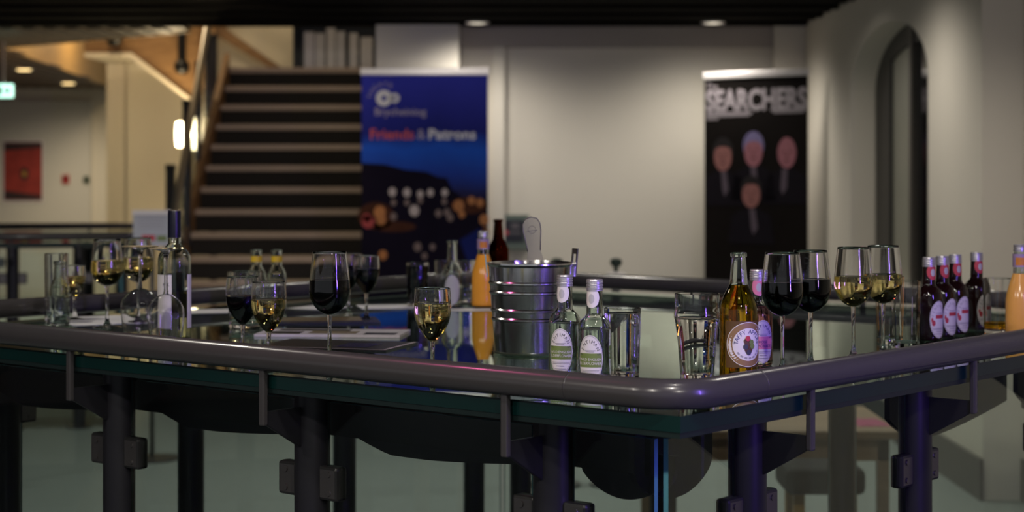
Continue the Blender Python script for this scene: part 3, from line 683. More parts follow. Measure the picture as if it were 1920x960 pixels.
# ------------------------------------------------------------------ glassware
def inner(prof, th): return [(max(r-th, 0.0), z) for r, z in prof]
def wineglass_profile(h, R, small):
    if small: b = [(.41, .07), (.43, .22), (.46, .38), (.50, .54), (.56, .73), (.63, .88), (.71, .97), (.79, 1.0), (.88, .99), (.95, .965), (1.0, .94)]
    else: b = [(.47, .08), (.478, .26), (.495, .46), (.525, .66), (.565, .83), (.61, .94), (.66, 1.0), (.72, .995), (.80, .955), (.90, .89), (1.0, .82)]
    # refine the bowl curve
    pts = []
    for i in range(len(b)-1):
        p0 = b[max(i-1, 0)]; p1 = b[i]; p2 = b[i+1]; p3 = b[min(i+2, len(b)-1)]
        for q in range(4):
            u = q/4
            def cr(a, b_, c, d_): return 0.5*((2*b_)+(-a+c)*u+(2*a-5*b_+4*c-d_)*u*u+(-a+3*b_-3*c+d_)*u**3)
            pts.append((cr(p0[1], p1[1], p2[1], p3[1])*R, cr(p0[0], p1[0], p2[0], p3[0])*h))
    pts.append((b[-1][1]*R, h))
    return pts
def glass_mesh(h, R, small):
    bowl = wineglass_profile(h, R, small); rf = R*0.92; rs = 0.0040
    th = 0.0013
    foot = [(0, 0.0), (rf, 0.0), (rf+.0004, 0.0008), (rf, 0.0018), (rf*0.6, 0.0034), (rf*0.3, 0.0062), (0.0075, 0.011), (0.0052, 0.018), (rs, 0.03), (rs*0.92, bowl[0][1]*0.7), (rs*1.1, bowl[0][1]*0.93)]
    out = foot+[(max(r, rs*1.3), z) for r, z in bowl]
    inn = [(max(r-th, 0.001), z) for r, z in bowl if r > 0.2*R]
    z0 = inn[0][1]+0.0012
    inn[0] = (inn[0][0], z0)
    prof = out+[(bowl[-1][0]-th*.5, h+0.0005)]+inn[::-1]+[(0, z0-0.0012)]
    return prof, inn
def liquid_from(inn, level, over=0.0004):
    pts = [(0, inn[0][1]-0.0013)]
    for (r, z) in inn:
        if z < level: pts.append((r+over, z-0.0002))
    last = None
    for (r0, z0), (r1, z1) in zip(inn[:-1], inn[1:]):
        if z0 <= level <= z1: last = r0+(r1-r0)*(level-z0)/(z1-z0+1e-9)
    last = last or pts[-1][0]
    pts += [(last+over, level), (last-0.0015, level-0.0006), (0, level-0.0008)]
    return pts
GCACHE = {}
def wine_glass(label, x, d, small, liquid, level, group, h=None, R=None, inverted=False):
    h = h or (0.168 if small else 0.229); R = R or (0.0345 if small else 0.0395)
    key = (h, R, small)
    if key not in GCACHE:
        prof, inn = glass_mesh(h, R, small)
        GCACHE[key] = (lathe('glass_body', prof, M_GLASS, 44, sharp=60), inn)
    me, inn = GCACHE[key]
    t = thing('wine_glass', label, 'wine glass', (px(x, d), d, ZT+0.0004), group=group)
    if inverted: o = obj('glass_body', me, t, (0, 0, h+0.0006), rot=(PI, 0, 0))
    else: o = obj('glass_body', me, t)
    if liquid:
        k2 = (key, liquid.name, level)
        if k2 not in GCACHE: GCACHE[k2] = lathe('wine', liquid_from(inn, level*h), liquid, 44, sharp=50)
        obj('wine', GCACHE[k2], t)
    return t
GR = 'wine glasses on the glass counter'
wine_glass('small glass of white wine behind clear water bottle at far left', 140, 4.70, True, M_WHITEW, .80, GR, h=0.142, R=0.0285)
wine_glass('leftmost tall glass of white wine, beside the upturned glasses', 201, 4.455, False, M_WHITEW, .765, GR, h=0.2175)
wine_glass('tall glass of white wine behind the upturned glasses', 259, 4.62, False, M_WHITEW, .765, GR, h=0.2175)
wine_glass('upturned empty wine glass, left of the two beside the wine bottle', 263, 4.20, False, None, 0, GR, h=0.211, R=0.046, inverted=True)
wine_glass('upturned empty wine glass just in front of the white wine bottle', 311, 3.97, False, None, 0, GR, h=0.215, R=0.041, inverted=True)
wine_glass('small red wine glass left of the small white wine glass by the rail', 455, 3.68, True, M_RED, .77, GR)
wine_glass('small white wine glass in front of the yellow-necked bottles', 504, 3.50, True, M_WHITEW, .80, GR)
wine_glass('large red wine glass standing in front of the magazines', 618, 3.45, False, M_RED, .765, GR)
wine_glass('red wine glass behind the large red, right of the pair', 687, 4.68, True, M_RED, .80, GR)
wine_glass('red wine glass half hidden behind the large red wine glass', 654, 4.84, True, M_RED, .80, GR)
wine_glass('small white wine glass alone in front of the ice bucket', 811, 3.30, True, M_WHITEW, .84, GR)
wine_glass('large red wine glass beside the amber cider bottle', 1467, 3.41, False, M_RED, .755, GR)
wine_glass('large red wine glass second from the cider bottle', 1520, 3.51, False, M_RED, .755, GR)
wine_glass('large white wine glass nearer the red wines on the right', 1600, 3.67, False, M_WHITEW, .74, GR)
wine_glass('large white wine glass nearer the dark bottles on the right', 1656, 3.76, False, M_WHITEW, .74, GR)

def tumbler(label, x, d, h, R, rb=None, liquid=None, level=0.5, nonic=False, seg=44, cat='tumbler', name='tumbler', group='tumblers on the glass counter'):
    rb = rb or R*0.86
    out = [(rb*0.96, 0.0), (rb, 0.002), (rb*1.005, 0.012)]
    if nonic: out += [(rb+(R-rb)*0.45, h*0.45), (R*0.965, h*0.66), (R*0.99, h*0.69), (R*1.03, h*0.73), (R*1.02, h*0.775), (R*0.985, h*0.80), (R*0.985, h*0.86), (R, h)]
    else: out += [(rb+(R-rb)*u, h*u) for u in (0.2, 0.4, 0.6, 0.8, 0.95)]+[(R, h)]
    th = 0.0030
    inn = [(r-th, z) for r, z in out if z > 0.011]
    zb = 0.011; inn = [(inn[0][0]*0.9, zb), (inn[0][0], zb+0.004)]+[p for p in inn if p[1] > zb+0.005]
    prof = [(0, 0.0012)]+[(rb*0.8, 0.0)]+out+[(R-th*0.5, h+0.0008)]+inn[::-1]+[(0, zb-0.001)]
    t = thing(name, label, cat, (px(x, d), d, ZT+0.0004), group=group)
    obj('glass_body', lathe('glass_body', prof, M_GLASS, seg, smooth=(seg == 44), sharp=50), t)
    if liquid: obj('drink', lathe('drink', liquid_from(inn, level*h), liquid, seg, sharp=50), t)
    return t
tumbler('tall clear highball glass behind the water bottle at far left', 106, 4.62, 0.176, 0.0305, 0.029)
tumbler('clear tumbler behind the small red wine glass', 459, 4.42, 0.140, 0.043, 0.039)
tumbler('tumbler full of dark cola in front of the blue banner', 783, 5.20, 0.126, 0.033, 0.029, M_COLA, 0.93)
tumbler('clear tumbler left of and behind the small clear bottle', 834, 5.38, 0.125, 0.031, 0.028)
tumbler('clear tumbler between the small clear bottle and orange bottle', 877, 5.36, 0.125, 0.031, 0.028)
tumbler('clear tumbler of water beside the two elderflower bottles', 1167, 3.32, 0.130, 0.0345, 0.031, M_WATER, 0.93)
tumbler('bulge-rimmed pint glass beside the amber cider bottle', 1307, 3.30, 0.158, 0.0415, 0.031, M_WATER, 0.72, nonic=True, name='pint_glass', cat='pint glass')
tumbler('clear tall tumbler just right of the white wine glasses', 1668, 4.02, 0.150, 0.033, 0.029, seg=14)
tumbler('clear tall tumbler touching the first dark bottle', 1699, 3.92, 0.146, 0.033, 0.029, seg=14)
tumbler('tumbler with a little amber drink near the right edge', 1870, 4.29, 0.131, 0.034, 0.031, M_CIDER, 0.20)

# ------------------------------------------------------------------ bottles with wrapped labels
def smoothp(p, n=4):
    out = []
    for i in range(len(p)-1):
        p0 = p[max(i-1, 0)]; p1 = p[i]; p2 = p[i+1]; p3 = p[min(i+2, len(p)-1)]
        for q in range(n):
            u = q/n
            f = lambda a, b, c, d_: 0.5*((2*b)+(-a+c)*u+(2*a-5*b+4*c-d_)*u*u+(-a+3*b-3*c+d_)*u**3)
            out.append((f(p0[0], p1[0], p2[0], p3[0]), f(p0[1], p1[1], p2[1], p3[1])))
    out.append(p[-1]); return out
def bottle_prof(R, hs, hn, rn, ht, rt):
    """straight body to hs, shoulder to hn, neck radius rn rising to ht with radius rt"""
    sh = smoothp([(R, hs), (R*0.97, hs+(hn-hs)*0.28), (R*0.80, hs+(hn-hs)*0.60), (rn+(R-rn)*0.22, hs+(hn-hs)*0.85), (rn, hn)], 3)
    return [(R*0.90, 0.0), (R*0.98, 0.003), (R, 0.008)]+[(R, hs*u) for u in (0.3, 0.7)]+sh+[(rn+(rt-rn)*u, hn+(ht-hn)*u) for u in (0.3, 0.6, 1.0)]
def wrap(parent, name, V2, Fc, r, a0, m, eps=0.0):
    rr = (lambda z: r) if not callable(r) else r
    V = []
    for x, z in V2:
        R = rr(z)+eps; a = a0+x/rr(z)
        V.append((R*math.cos(a), R*math.sin(a), z))
    return obj(name, mesh(name, V, Fc, m, True), parent)
def oval(a, b, zc, n=26, x0=-1.0, x1=1.0, zfun=None):
    V, Fc = [], []
    for i in range(n+1):
        x = a*(x0+(x1-x0)*i/n); k = math.sqrt(max(0, 1-(x/a)**2))
        V += [(x, zc-b*k), (x, zc+b*k)]
    for i in range(n): Fc.append((2*i, 2*i+2, 2*i+3, 2*i+1))
    return V, Fc
def strip(x0, x1, z0, z1, n=16):
    V, Fc = [], []
    for i in range(n+1):
        x = x0+(x1-x0)*i/n; V += [(x, z0), (x, z1)]
    for i in range(n): Fc.append((2*i, 2*i+2, 2*i+3, 2*i+1))
    return V, Fc
def oval_ring(a, b, zc, th, n=44):
    V, Fc = [], []
    for i in range(n):
        c, s = math.cos(2*PI*i/n), math.sin(2*PI*i/n)
        V += [(a*c, zc+b*s), ((a-th)*c, zc+(b-th)*s)]
    for i in range(n):
        j = (i+1) % n; Fc.append((2*i, 2*j, 2*j+1, 2*i+1))
    return V, Fc
def text_line(s, zc, width, height):
    V, Fc = text2d(s, 1.0); xs = [v[0] for v in V]; ys = [v[1] for v in V]
    kx = width/(max(xs)-min(xs)); kz = height/(max(ys)-min(ys)); c = (max(xs)+min(xs))/2; b = min(ys)
    return [((v[0]-c)*kx, zc+(v[1]-b)*kz-height/2) for v in V], Fc
def text_arc(s, zc, rx, rz, a0, a1, size):
    V, Fc = [], []
    for i, ch in enumerate(s):
        u = i/(max(1, len(s)-1)); a = math.radians(a0+(a1-a0)*u)
        v, f = text2d(ch, size)
        if not v: continue
        h = size*0.35; t = a-PI/2; b = len(V)
        V += [(rx*math.cos(a)+p[0]*math.cos(t)-(p[1]-h)*math.sin(t), zc+rz*math.sin(a)+p[0]*math.sin(t)+(p[1]-h)*math.cos(t)) for p in v]
        Fc += [tuple(q+b for q in g) for g in f]
    return V, Fc
def face_angle(x, d, off=0.0): return math.atan2(-d, -px(x, d))+math.radians(off)
def bottle(label, x, d, prof, glass_m, liquid=None, level=0.0, cap=None, cap_m=None, lip=None, group='bottles on the glass counter', th=0.0026, solid=False):
    t = thing('bottle', label, 'bottle', (px(x, d), d, ZT+0.0004), group=group)
    rt, ht = prof[-1]
    if solid:
        P = [(0, 0.002), (prof[0][0]*0.7, 0.0)]+prof+([(rt*1.12, ht), (rt*1.12, ht+0.008), (0, ht+0.008)] if not cap else [(0, ht)])
        obj('glass_body', lathe('glass_body', P, glass_m, 44, sharp=45), t)
    else:
        inn = [(r-th, z) for r, z in prof if z > 0.009]; inn = [(inn[0][0]*0.85, 0.0075), (inn[0][0]*0.98, 0.0095)]+inn
        lipp = [(rt*1.0, ht), (rt*1.16, ht+0.0012), (rt*1.18, ht+0.006), (rt*1.10, ht+0.009)] if lip else []
        P = [(0, 0.0015), (prof[0][0]*0.75, 0.0)]+prof+lipp+[(rt-th, (ht+0.009) if lip else ht)]+inn[::-1]+[(0, 0.0068)]
        obj('glass_body', lathe('glass_body', P, glass_m, 44, sharp=50), t)
        if liquid: obj('drink', lathe('drink', liquid_from(inn, level), liquid, 44, sharp=50), t)
    if cap:
        rc, hc, ribs = cap
        z0 = ht-hc*0.85; pts = [(rt*0.9, z0), (rc, z0), (rc, z0+hc*0.12)]
        if ribs:
            for q in range(ribs):
                zz = z0+hc*(0.14+0.70*q/ribs); pts += [(rc*0.93, zz), (rc*1.02, zz+hc*0.04), (rc*1.02, zz+hc*0.16), (rc*0.94, zz+hc*0.20)]
        pts += [(rc, z0+hc*0.88), (rc*0.94, z0+hc), (0, z0+hc)]
        obj('cap', lathe('cap', pts, cap_m, 36, sharp=30), t)
    return t
FB = [(0.0275, 0.0), (0.0299, 0.003), (0.0305, 0.008), (0.0305, 0.03), (0.0305, 0.07)]+smoothp([(0.0305, 0.094), (0.0300, 0.102), (0.0278, 0.110), (0.0235, 0.117), (0.0175, 0.1225), (0.0152, 0.128)], 3)+[(0.0146, 0.145), (0.0140, 0.165), (0.0132, 0.186)]
def neck_r(z): return 0.0150+(0.0132-0.0150)*max(0, min(1, (z-0.126)/0.06))
def fent_labels(t, x, d, off, main, band, lines, neck_m, ink, arc='FENTIMANS'):
    a = face_angle(x, d, off); R = 0.0305; e = 0.0005
    l = wrap(t, 'label', *oval(0.0235, 0.0425, 0.0485), R, a, main, e)
    wrap(l, 'border', *oval_ring(0.0222, 0.0412, 0.0485, 0.0009), R, a, M_LABELG, e+.0003)
    wrap(l, 'lettering', *text_arc(arc, 0.0510, 0.0165, 0.0290, 168, 12, 0.0085), R, a, ink, e+.0004)
    if band: wrap(l, 'colour_band', *strip(-0.0215, 0.0215, 0.0335, 0.0585), R, a, band, e+.0003)
    for s, z, wdt, h, m in lines:
        if s: wrap(l, 'lettering', *text_line(s, z, wdt, h), R, a, m, e+.0006)
        else: wrap(l, 'print_line', *strip(-wdt/2, wdt/2, z-h/2, z+h/2, 8), R, a, m, e+.0006)
    nl = wrap(t, 'neck_label', *oval(0.0145, 0.0180, 0.1560), lambda z: neck_r(z), a-0.15, neck_m, e)
    wrap(nl, 'neck_emblem', *oval(0.0055, 0.0085, 0.1545, 14), lambda z: neck_r(z), a-0.15, mat('label_grey_pale', (0.46, 0.45, 0.48), 0.6, noise=.05, scale=60), e+.0003)
SMALL = [('', 0.0635, 0.020, 0.0010, M_LABELG), ('', 0.0612, 0.015, 0.0010, M_LABELG), ('', 0.0285, 0.033, 0.0011, M_LABELG), ('', 0.0260, 0.031, 0.0011, M_LABELG), ('', 0.0215, 0.015, 0.0014, M_LABELG), ('', 0.0160, 0.022, 0.0011, M_LABELG)]
EL = [('WILD ENGLISH', 0.0475, 0.040, 0.0048, M_LABEL), ('ELDERFLOWER', 0.0405, 0.041, 0.0050, M_LABEL)]+SMALL
for x, d, nm in ((1059, 3.36, 'clear elderflower bottle with oval green-banded label, nearest the ice bucket'), (1115, 3.22, 'clear elderflower bottle with oval green-banded label, nearest the tumbler')):
    t = bottle(nm, x, d, FB, M_BGLASS, M_WATER, 0.100, cap=(0.0150, 0.021, 3), cap_m=M_CAP, group='elderflower bottles')
    fent_labels(t, x, d, -16, M_LABEL, M_GREEN, EL, M_LABEL, M_INK)
RL = [('ROSE', 0.0480, 0.017, 0.0050, M_INKB), ('LEMONADE', 0.0400, 0.034, 0.0056, M_INKB)]+SMALL
x, d = 1420, 3.56
t = bottle('pink rose lemonade bottle with silver cap behind the cider bottle', x, d, FB, M_BGLASS, M_PINKD, 0.115, cap=(0.0150, 0.021, 3), cap_m=M_CAP)
fent_labels(t, x, d, 22, M_LABEL, M_PINK, RL, M_PINK, M_INKB)
for x, d, nm in ((1742, 4.11, 'dark bottle with red neck label and oval white label, first from the white wines'), (1767, 4.19, 'dark bottle with red neck label, second from the white wines'),
                 (1791, 4.27, 'dark bottle with red neck label, third from the white wines'), (1831, 4.39, 'dark bottle with red neck label, set apart beside the amber tumbler')):
    t = bottle(nm, x, d, FB, M_DBOTTLE, cap=(0.0150, 0.021, 3), cap_m=M_CAP, group='dark cherry bottles', solid=True)
    fent_labels(t, x, d, 46, M_LABEL, None, SMALL, M_REDL, M_LABELG)
    l_ = [o for o in COL.objects if o.parent == t and o.name.startswith('label')][0]; a_ = face_angle(x, d, 46)
    wrap(l_, 'print_block', *strip(-0.009, 0.016, 0.0510, 0.0590, 10), 0.0305, a_, M_REDL, 0.0009)
    v_, f_ = oval(0.0042, 0.0065, 0.0405, 10); wrap(l_, 'print_emblem', [(p[0]-0.0140, p[1]) for p in v_], f_, 0.0305, a_, M_REDL, 0.0009)
    v_, f_ = oval(0.0022, 0.0055, 0.0475, 10); wrap(l_, 'print_emblem', [(p[0]-0.0175, p[1]) for p in v_], f_, 0.0305, a_, M_REDL, 0.0011)
# cider
CB = bottle_prof(0.035, 0.120, 0.178, 0.0165, 0.226, 0.0128)
x, d = 1385, 3.27
t = bottle('open amber cider bottle with round brown and white label', x, d, CB, M_BGLASS, M_CIDER, 0.176, lip=True)
a = face_angle(x, d, 30); R = 0.035
wrap(t, 'label_backing', *strip(-0.044, 0.044, 0.028, 0.112, 24), R, a, M_GOLD, 0.0004)
l = wrap(t, 'label', *oval(0.0405, 0.0405, 0.070), R, a, M_LABEL, 0.0007)
wrap(l, 'border', *oval_ring(0.0400, 0.0400, 0.070, 0.0105), R, a, mat('label_bronze', (.27, .16, .08), .45, noise=.05, scale=40), 0.0010)
wrap(l, 'border', *oval_ring(0.0405, 0.0405, 0.070, 0.0012), R, a, M_LABEL, 0.0013)
wrap(l, 'lettering', *text_arc('TAFFY APPLES', 0.070, 0.0235, 0.0235, 172, 8, 0.0105), R, a, M_INKB, 0.0012)
Va, Fa = [], []
for q in range(21):
    th = math.radians(208+q*6.2); Va += [(0.0262*math.cos(th), 0.070+0.0262*math.sin(th)), (0.0232*math.cos(th), 0.070+0.0232*math.sin(th))]
for q in range(20):
    if q % 3: Fa.append((2*q, 2*q+2, 2*q+3, 2*q+1))
wrap(l, 'print_line', Va, Fa, R, a, M_LABELG, 0.0012)
gr = []
emb = [(*oval(0.0085, 0.0150, 0.0665), M_GOLD)]
for q, (ex_, ez_, m_) in enumerate(((-.005, .076, M_GOLD), (.006, .074, M_GREEN), (-.006, .066, M_INK), (.004, .064, M_GOLD), (0, .056, M_INK), (.007, .067, M_GREEN), (-.002, .081, M_REDL))):
    v, f = oval(0.0048, 0.0048, ez_, 10); emb.append(([(p[0]+ex_, p[1]) for p in v], f, m_))
V3 = []
for v, f, m_ in emb:
    k = len(V3); V3.append(([((R+.0011+.0002*k)*math.cos(a+p[0]/R), (R+.0011+.0002*k)*math.sin(a+p[0]/R), p[1]) for p in v], f, m_))
obj('emblem', flats('emblem', V3), l)
# white wine bottle
WB = bottle_prof(0.0375, 0.180, 0.222, 0.0150, 0.288, 0.0140)
x, d = 327, 4.09
t = bottle('clear white wine bottle with navy screw cap and white label', x, d, WB, M_BGLASS, M_WHITEW, 0.110, cap=(0.0150, 0.062, 0), cap_m=M_CAPN)
a = face_angle(x, d)
l = wrap(t, 'label', *strip(-0.060, -0.006, 0.030, 0.152, 16), 0.0375, a, M_LABEL, 0.0005)
for z, s in ((0.130, 'K K'), (0.112, 'r K')):
    V2, Fc = text_line(s, z, 0.016, 0.008); wrap(l, 'lettering', [(p[0]-0.019, p[1]) for p in V2], Fc, 0.0375, a, M_INK, 0.0008)
wrap(t, 'label', *strip(0.032, 0.075, 0.030, 0.152, 14), 0.0375, a, M_LABEL, 0.0005)
wrap(t, 'back_label', *strip(-0.026, 0.026, 0.050, 0.152, 14), 0.0375, a+PI, M_LABEL, 0.0005)
# small water bottle, tonic bottles
x, d = 112, 4.50
bottle('small clear open bottle of water at far left', x, d, bottle_prof(0.0245, 0.090, 0.118, 0.0150, 0.154, 0.0135), M_BGLASS, M_WATER, 0.075, lip=True)
TB = bottle_prof(0.0265, 0.096, 0.128, 0.0150, 0.163, 0.0135)
for x, d, nm in ((481, 5.0, 'small clear bottle with yellow neck band, left of the pair'), (519, 5.0, 'small clear bottle with yellow neck band, right of the pair')):
    t = bottle(nm, x, d, TB, M_BGLASS, None, lip=True, group='yellow-necked bottles')
    wrap(t, 'neck_label', *strip(-0.047, 0.047, 0.138, 0.154, 30), lambda z: 0.0148, face_angle(x, d), M_YEL, 0.0006)
x, d = 848, 5.20
t = bottle('open clear bottle with grey label in front of the blue banner', x, d, bottle_prof(0.0305, 0.094, 0.126, 0.0150, 0.182, 0.0132), M_BGLASS, None, lip=True)
wrap(t, 'label', *oval(0.0235, 0.0425, 0.0485), 0.0305, face_angle(x, d), mat('label_pale_back', (.42, .42, .45), .6, noise=.05, scale=40), 0.0005)
# orange juice bottles
def juice(nm, x, d, m, k=1.0):
    P = [(r*k, z) for r, z in bottle_prof(0.033, 0.072, 0.150, 0.0165, 0.215, 0.0140)]; Q = [p for p in P if p[1] < 0.158]
    t = bottle(nm, x, d, P, M_BGLASS, None, 0, cap=(0.0155, 0.016, 2), cap_m=M_CAP, group='orange drink bottles')
    obj('drink', lathe('drink', [(0, 0.0012), (Q[0][0]*0.7, 0.0006)]+[(r+0.0003, z+0.0008) for r, z in Q]+[(Q[-1][0]-0.004, Q[-1][1]+0.001), (0, Q[-1][1]+0.001)], m, 44, sharp=50), t)
    l = wrap(t, 'neck_label', *strip(-0.040, 0.040, 0.166, 0.196, 26), lambda z: 0.0168*k, face_angle(x, d), mat('label_lilac', (.34, .24, .42), .5, noise=.15, scale=40), 0.0006)
    wrap(l, 'neck_emblem', *strip(-0.010, 0.012, 0.170, 0.188, 8), lambda z: 0.0168*k, face_angle(x, d), mat('label_orange', (.62, .22, .03), .5, noise=.15, scale=40), 0.0010)
juice('orange juice bottle left of the ice bucket', 906, 5.18, M_ORANGE)
juice('peach-orange drink bottle at the right edge of the counter', 1913, 4.14, M_PEACH)
x, d = 934, 5.52
t = bottle('brown beer bottle showing above the left of the ice bucket', x, d, bottle_prof(0.033, 0.140, 0.185, 0.0160, 0.236, 0.0128), M_BROWN, None, lip=True)

# ------------------------------------------------------------------ ice bucket, scoop and tongs
x, d = 994, 3.80
BZ = ZT+0.0004
bk = thing('ice_bucket', 'polished steel ice bucket with ribbed bands in the middle of the counter', 'ice bucket', (px(x, d), d, BZ))
H = 0.192; rb, rt = 0.075, 0.089
def rz_(z): return rb+(rt-rb)*z/H
prof = [(0, 0.002), (rb*0.93, 0.0), (rb, 0.004)]
for z0 in (0.074, 0.093, 0.130, 0.150):
    prof += [(rz_(z0-0.004), z0-0.004), (rz_(z0)+0.0022, z0-0.0014), (rz_(z0)+0.0022, z0+0.0014), (rz_(z0+0.004), z0+0.004)]
prof += [(rt-.001, H-0.008), (rt+0.003, H-0.003), (rt+0.0028, H), (rt-0.001, H+0.0006), (rt-0.0025, H-0.006), (rb-0.003, 0.006), (0, 0.005)]
obj('pail', lathe('pail', prof, M_CHROME, 64, sharp=35), bk)
M_TRIMG = mat('bucket_foot', (0.10, 0.13, 0.10), 0.25, metal=0.6, noise=.05, scale=30)
obj('foot_ring', lathe('foot_ring', [(rb-.004, 0.0005), (rb+.002, 0.0015), (rb+.0025, 0.005), (rb-.001, 0.0065)], M_TRIMG, 64), bk)
for s in (-1, 1):
    e = [(-0.011, 0.0, 0.022)]
    lug = boxes('ear', [(-0.0015, 0.0015, -0.011, -0.007, -0.03, 0.028), (-0.0015, 0.0015, 0.007, 0.011, -0.03, 0.028), (-0.0015, 0.0015, -0.011, 0.011, 0.018, 0.030), (-0.0015, 0.0015, -0.007, 0.007, -0.03, 0.000)], M_CHROME)
    obj('ear', lug, bk, (s*(rt+0.0045), 0, H), rot=(0, 0.10*s, 0.0 if s < 0 else 0.5))
sc = thing('ice_scoop', 'grey clear plastic ice scoop with rounded handle standing in the bucket', 'scoop', (px(1014, d), d+0.01, BZ+0.075), 0.0)
sc.rotation_euler = (0, -0.10, 0)
pts = [(-0.019, 0.0), (0.019, 0.0), (0.0235, 0.05), (0.0185, 0.12), (0.0140, 0.142), (0.0165, 0.165), (0.0195, 0.185), (0.0185, 0.200), (0.013, 0.210), (0.0, 0.214), (-0.013, 0.210), (-0.0185, 0.200), (-0.0195, 0.185), (-0.0165, 0.165), (-0.0140, 0.142), (-0.0185, 0.12), (-0.0235, 0.05)]
obj('paddle', extrude_poly('paddle', pts, 'y', -0.002, 0.002, M_PLASTIC, 0.0008), sc)
rim = [(p[0]*0.97, -0.0022, p[1]) for p in pts[4:15]]
M_PRIM = mat('plastic_rim', (0.13, 0.125, 0.12), 0.3, noise=.05, scale=30)
obj('rim', tube('rim', rim, 0.0012, M_PRIM, 8), sc)
obj('embossed_mark', flats('embossed_mark', [(*ring(0, 0.187, 0.0085, 0.0075, -0.0024), M_PRIM), ([(-.011, -.0024, .184), (.011, -.0024, .184), (.011, -.0024, .1855), (-.011, -.0024, .1855)], [(0, 1, 2, 3)], M_PRIM)]), sc)

# ------------------------------------------------------------------ magazines, leaflets and papers
def paper(name, label, cat, x, y, wd, dp, rz, th, m, z=0.0, print_=None, group='papers on the glass counter'):
    d = F*(EYE-ZT)/(y-335.0)
    t = thing(name, label, cat, (px(x, d), d, ZT+0.0003+z), rz, group=group)
    obj('cover', box('cover', -wd/2, wd/2, -dp/2, dp/2, 0, th, m), t)
    if print_:
        obj('printed_cover', flats('printed_cover', [([(x0*wd, y0*dp, th+.0004), (x1*wd, y0*dp, th+.0004), (x1*wd, y1*dp, th+.0004), (x0*wd, y1*dp, th+.0004)], [(0, 1, 2, 3)], mm) for x0, x1, y0, y1, mm in print_]), t)
    return t
M_MAGW = mat('magazine_white', (0.50, 0.46, 0.52), 0.35, noise=.25, scale=25)
M_MAGN = mat('magazine_navy', (0.015, 0.014, 0.05), 0.25, noise=.3, scale=12)
M_MAGO = mat('magazine_olive', (0.16, 0.12, 0.07), 0.35, noise=.6, scale=14)
M_MAGB = mat('magazine_black', (0.012, 0.012, 0.013), 0.3, noise=.3, scale=20)
paper('leaflet', 'white sheet of paper beside the leftmost wine glass', 'paper', 182, 601, 0.20, 0.28, 0.5, 0.0008, M_PAPER)
paper('leaflet', 'white sheet of paper behind the white wine bottle', 'paper', 390, 584, 0.20, 0.14, 0.3, 0.0008, M_PAPER)
paper('leaflet', 'white leaflet behind the large red wine glass', 'paper', 600, 577, 0.13, 0.14, -0.5, 0.0008, M_PAPER)
paper('leaflet', 'white leaflet in front of the cola tumbler', 'paper', 738, 575, 0.20, 0.16, 0.2, 0.0008, M_PAPER)
paper('leaflet', 'white leaflet beneath the clear bottle near the bucket', 'paper', 876, 581, 0.14, 0.10, 0.1, 0.0004, M_PAPER)
paper('magazine', 'open olive-toned magazine lying farthest back in the pile', 'magazine', 600, 603, 0.30, 0.20, 0.15, 0.004, M_MAGN, print_=[(-.48, .36, -.2, .48, M_MAGO)], group='magazines on the glass counter')
paper('magazine', 'white printed magazine in the middle of the pile', 'magazine', 625, 627, 0.345, 0.16, -0.10, 0.006, M_MAGW, print_=[(-.44, -.20, -.40, .0, M_MAGB), (-.15, .18, -.30, .10, M_MAGO), (.24, .46, -.42, -.1, M_MAGB), (-.40, .1, .15, .40, M_MAGB)], group='magazines on the glass counter')
paper('magazine', 'black magazine with pale edge nearest the rail', 'magazine', 632, 648, 0.31, 0.20, -0.30, 0.003, M_MAGB, print_=[(-.49, .49, -.49, -.47, M_MAGW), (.47, .49, -.47, .49, M_MAGW), (.05, .30, -.30, .2, M_MAGN)], group='magazines on the glass counter')

# ------------------------------------------------------------------ sign on a stand, barrier post, table and stool beyond
d = 9.4
X, Z0 = px(284, d, 462); Z1 = px(284, d, 396)[1]
sg = thing('sign_stand', 'grey floor stand holding an A4 notice behind the wine bottle', 'sign', (X, d, 0))
obj('base_plate', lathe('base_plate', [(0, 0), (0.15, 0), (0.15, 0.008), (0.02, 0.014), (0, 0.014)], M_POST, 32), sg)
obj('pole', tube('pole', [(0, 0.02, 0.012), (0, 0.02, Z0+0.05)], 0.013, M_POST, 12), sg)
nt_ = obj('notice', box('notice', -0.096, 0.096, -0.004, 0.004, Z0, Z1, mat('notice_paper', (.44, .46, .52), .5, noise=.04, scale=20)), sg)
obj('top_clip', box('top_clip', -0.10, 0.10, -0.008, 0.008, Z1-0.02, Z1+0.006, M_ALU), sg)
h = Z1-Z0
rows = [(0.06*0, 0.84, .15), (0, .76, .13), (0, .68, .14), (0, .60, .12), (0, .52, .14)]
obj('printed_rows', flats('printed_rows', [([(-wd/2, -.0045, Z0+h*u), (wd/2, -.0045, Z0+h*u), (wd/2, -.0045, Z0+h*u+.004), (-wd/2, -.0045, Z0+h*u+.004)], [(0, 1, 2, 3)], M_LABELG) for _, u, wd in rows]
    + [([(-.05, -.0045, Z0+h*.16), (.02, -.0045, Z0+h*.16), (.02, -.0045, Z0+h*.32), (-.05, -.0045, Z0+h*.32)], [(0, 1, 2, 3)], M_REDL), ([(.03, -.0045, Z0+h*.16), (.08, -.0045, Z0+h*.16), (.08, -.0045, Z0+h*.30), (.03, -.0045, Z0+h*.30)], [(0, 1, 2, 3)], M_GREEN)]), nt_)
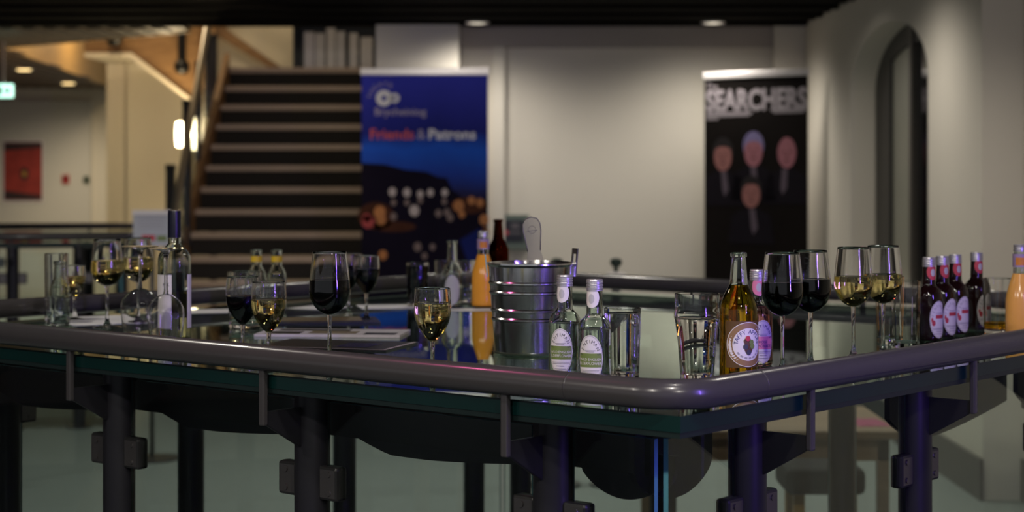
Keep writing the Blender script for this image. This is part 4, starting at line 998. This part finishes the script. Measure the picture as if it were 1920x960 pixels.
for x, nm in ((1155, 'dark-knobbed barrier post with bright collar right of the elderflower bottles'), (1044, 'dark-knobbed barrier post with bright collar hidden behind the ice bucket')):
    d = 8.6; X, Z = px(x, d, 513)
    bp = thing('barrier_post', nm, 'post', (X, d, 0), group='barrier posts')
    obj('base_plate', lathe('base_plate', [(0, 0), (0.12, 0), (0.12, 0.012), (0.03, 0.03), (0, 0.03)], M_POST, 32), bp)
    obj('shaft', tube('shaft', [(0, 0, 0.02), (0, 0, Z-0.01)], 0.022, M_POST, 16), bp)
    obj('collar', lathe('collar', [(0.02, Z-0.014), (0.048, Z-0.010), (0.050, Z), (0.03, Z+0.006), (0.012, Z+0.008)], M_ALU, 28), bp)
    obj('knob', lathe('knob', [(0.010, Z+0.006), (0.012, Z+0.03), (0.026, Z+0.042), (0.030, Z+0.056), (0.024, Z+0.070), (0.0, Z+0.076)], mat('knob_green_black', (.01, .025, .015), .4, noise=.1, scale=20), 24), bp)
# low wooden table and dark stool seen through the right-hand glass
d = 6.35; zt = EYE-(808-335)/F*d
X1 = px(1690, d); tb = thing('low_table', 'low wooden table seen through the right-hand glass panels', 'table', (X1-0.45, d+0.35, 0))
M_TBL = wood('table_timber', (0.24, 0.15, 0.085), (0.34, 0.22, 0.13), 3)
obj('table_top', box('table_top', -0.46, 0.45, -0.35, 0.35, zt-0.03, zt, M_TBL, 0.004), tb)
obj('apron', boxes('apron', [(-0.42, 0.41, -0.32, -0.30, zt-0.11, zt-0.031), (-0.42, 0.41, 0.30, 0.32, zt-0.11, zt-0.031)], M_TBL), tb)
for sx in (-0.42, 0.37):
    for sy in (-0.32, 0.28): obj('leg', box('leg', sx, sx+0.04, sy, sy+0.04, 0, zt-0.03, M_TBL), tb)
fl = tag(obj('pink_flyer', box('pink_flyer', -0.06, 0.06, -0.10, 0.10, 0, 0.001, mat('flyer_pink', (.45, .03, .16), .5, noise=.1, scale=20)), None, (px(1648, d), d+0.22, zt+0.0005), 0.1), 'pink flyer lying on the low wooden table', 'paper')
d = 5.95; X = px(1535, d); zs = EYE-(868-335)/F*d
stl = thing('stool', 'dark upholstered stool with golden wooden legs beside the low table', 'stool', (X, d, 0))
obj('seat', box('seat', -0.13, 0.13, -0.13, 0.13, zs-0.085, zs, mat('stool_fabric', (.012, .012, .016), .85, noise=.3, scale=80), 0.02), stl)
M_LEG = wood('stool_timber', (0.50, 0.28, 0.07), (0.62, 0.36, 0.10), 5)
for sx in (-0.10, 0.07):
    for sy in (-0.10, 0.07): obj('leg', box('leg', sx, sx+0.035, sy, sy+0.035, 0, zs-0.083, M_LEG), stl)
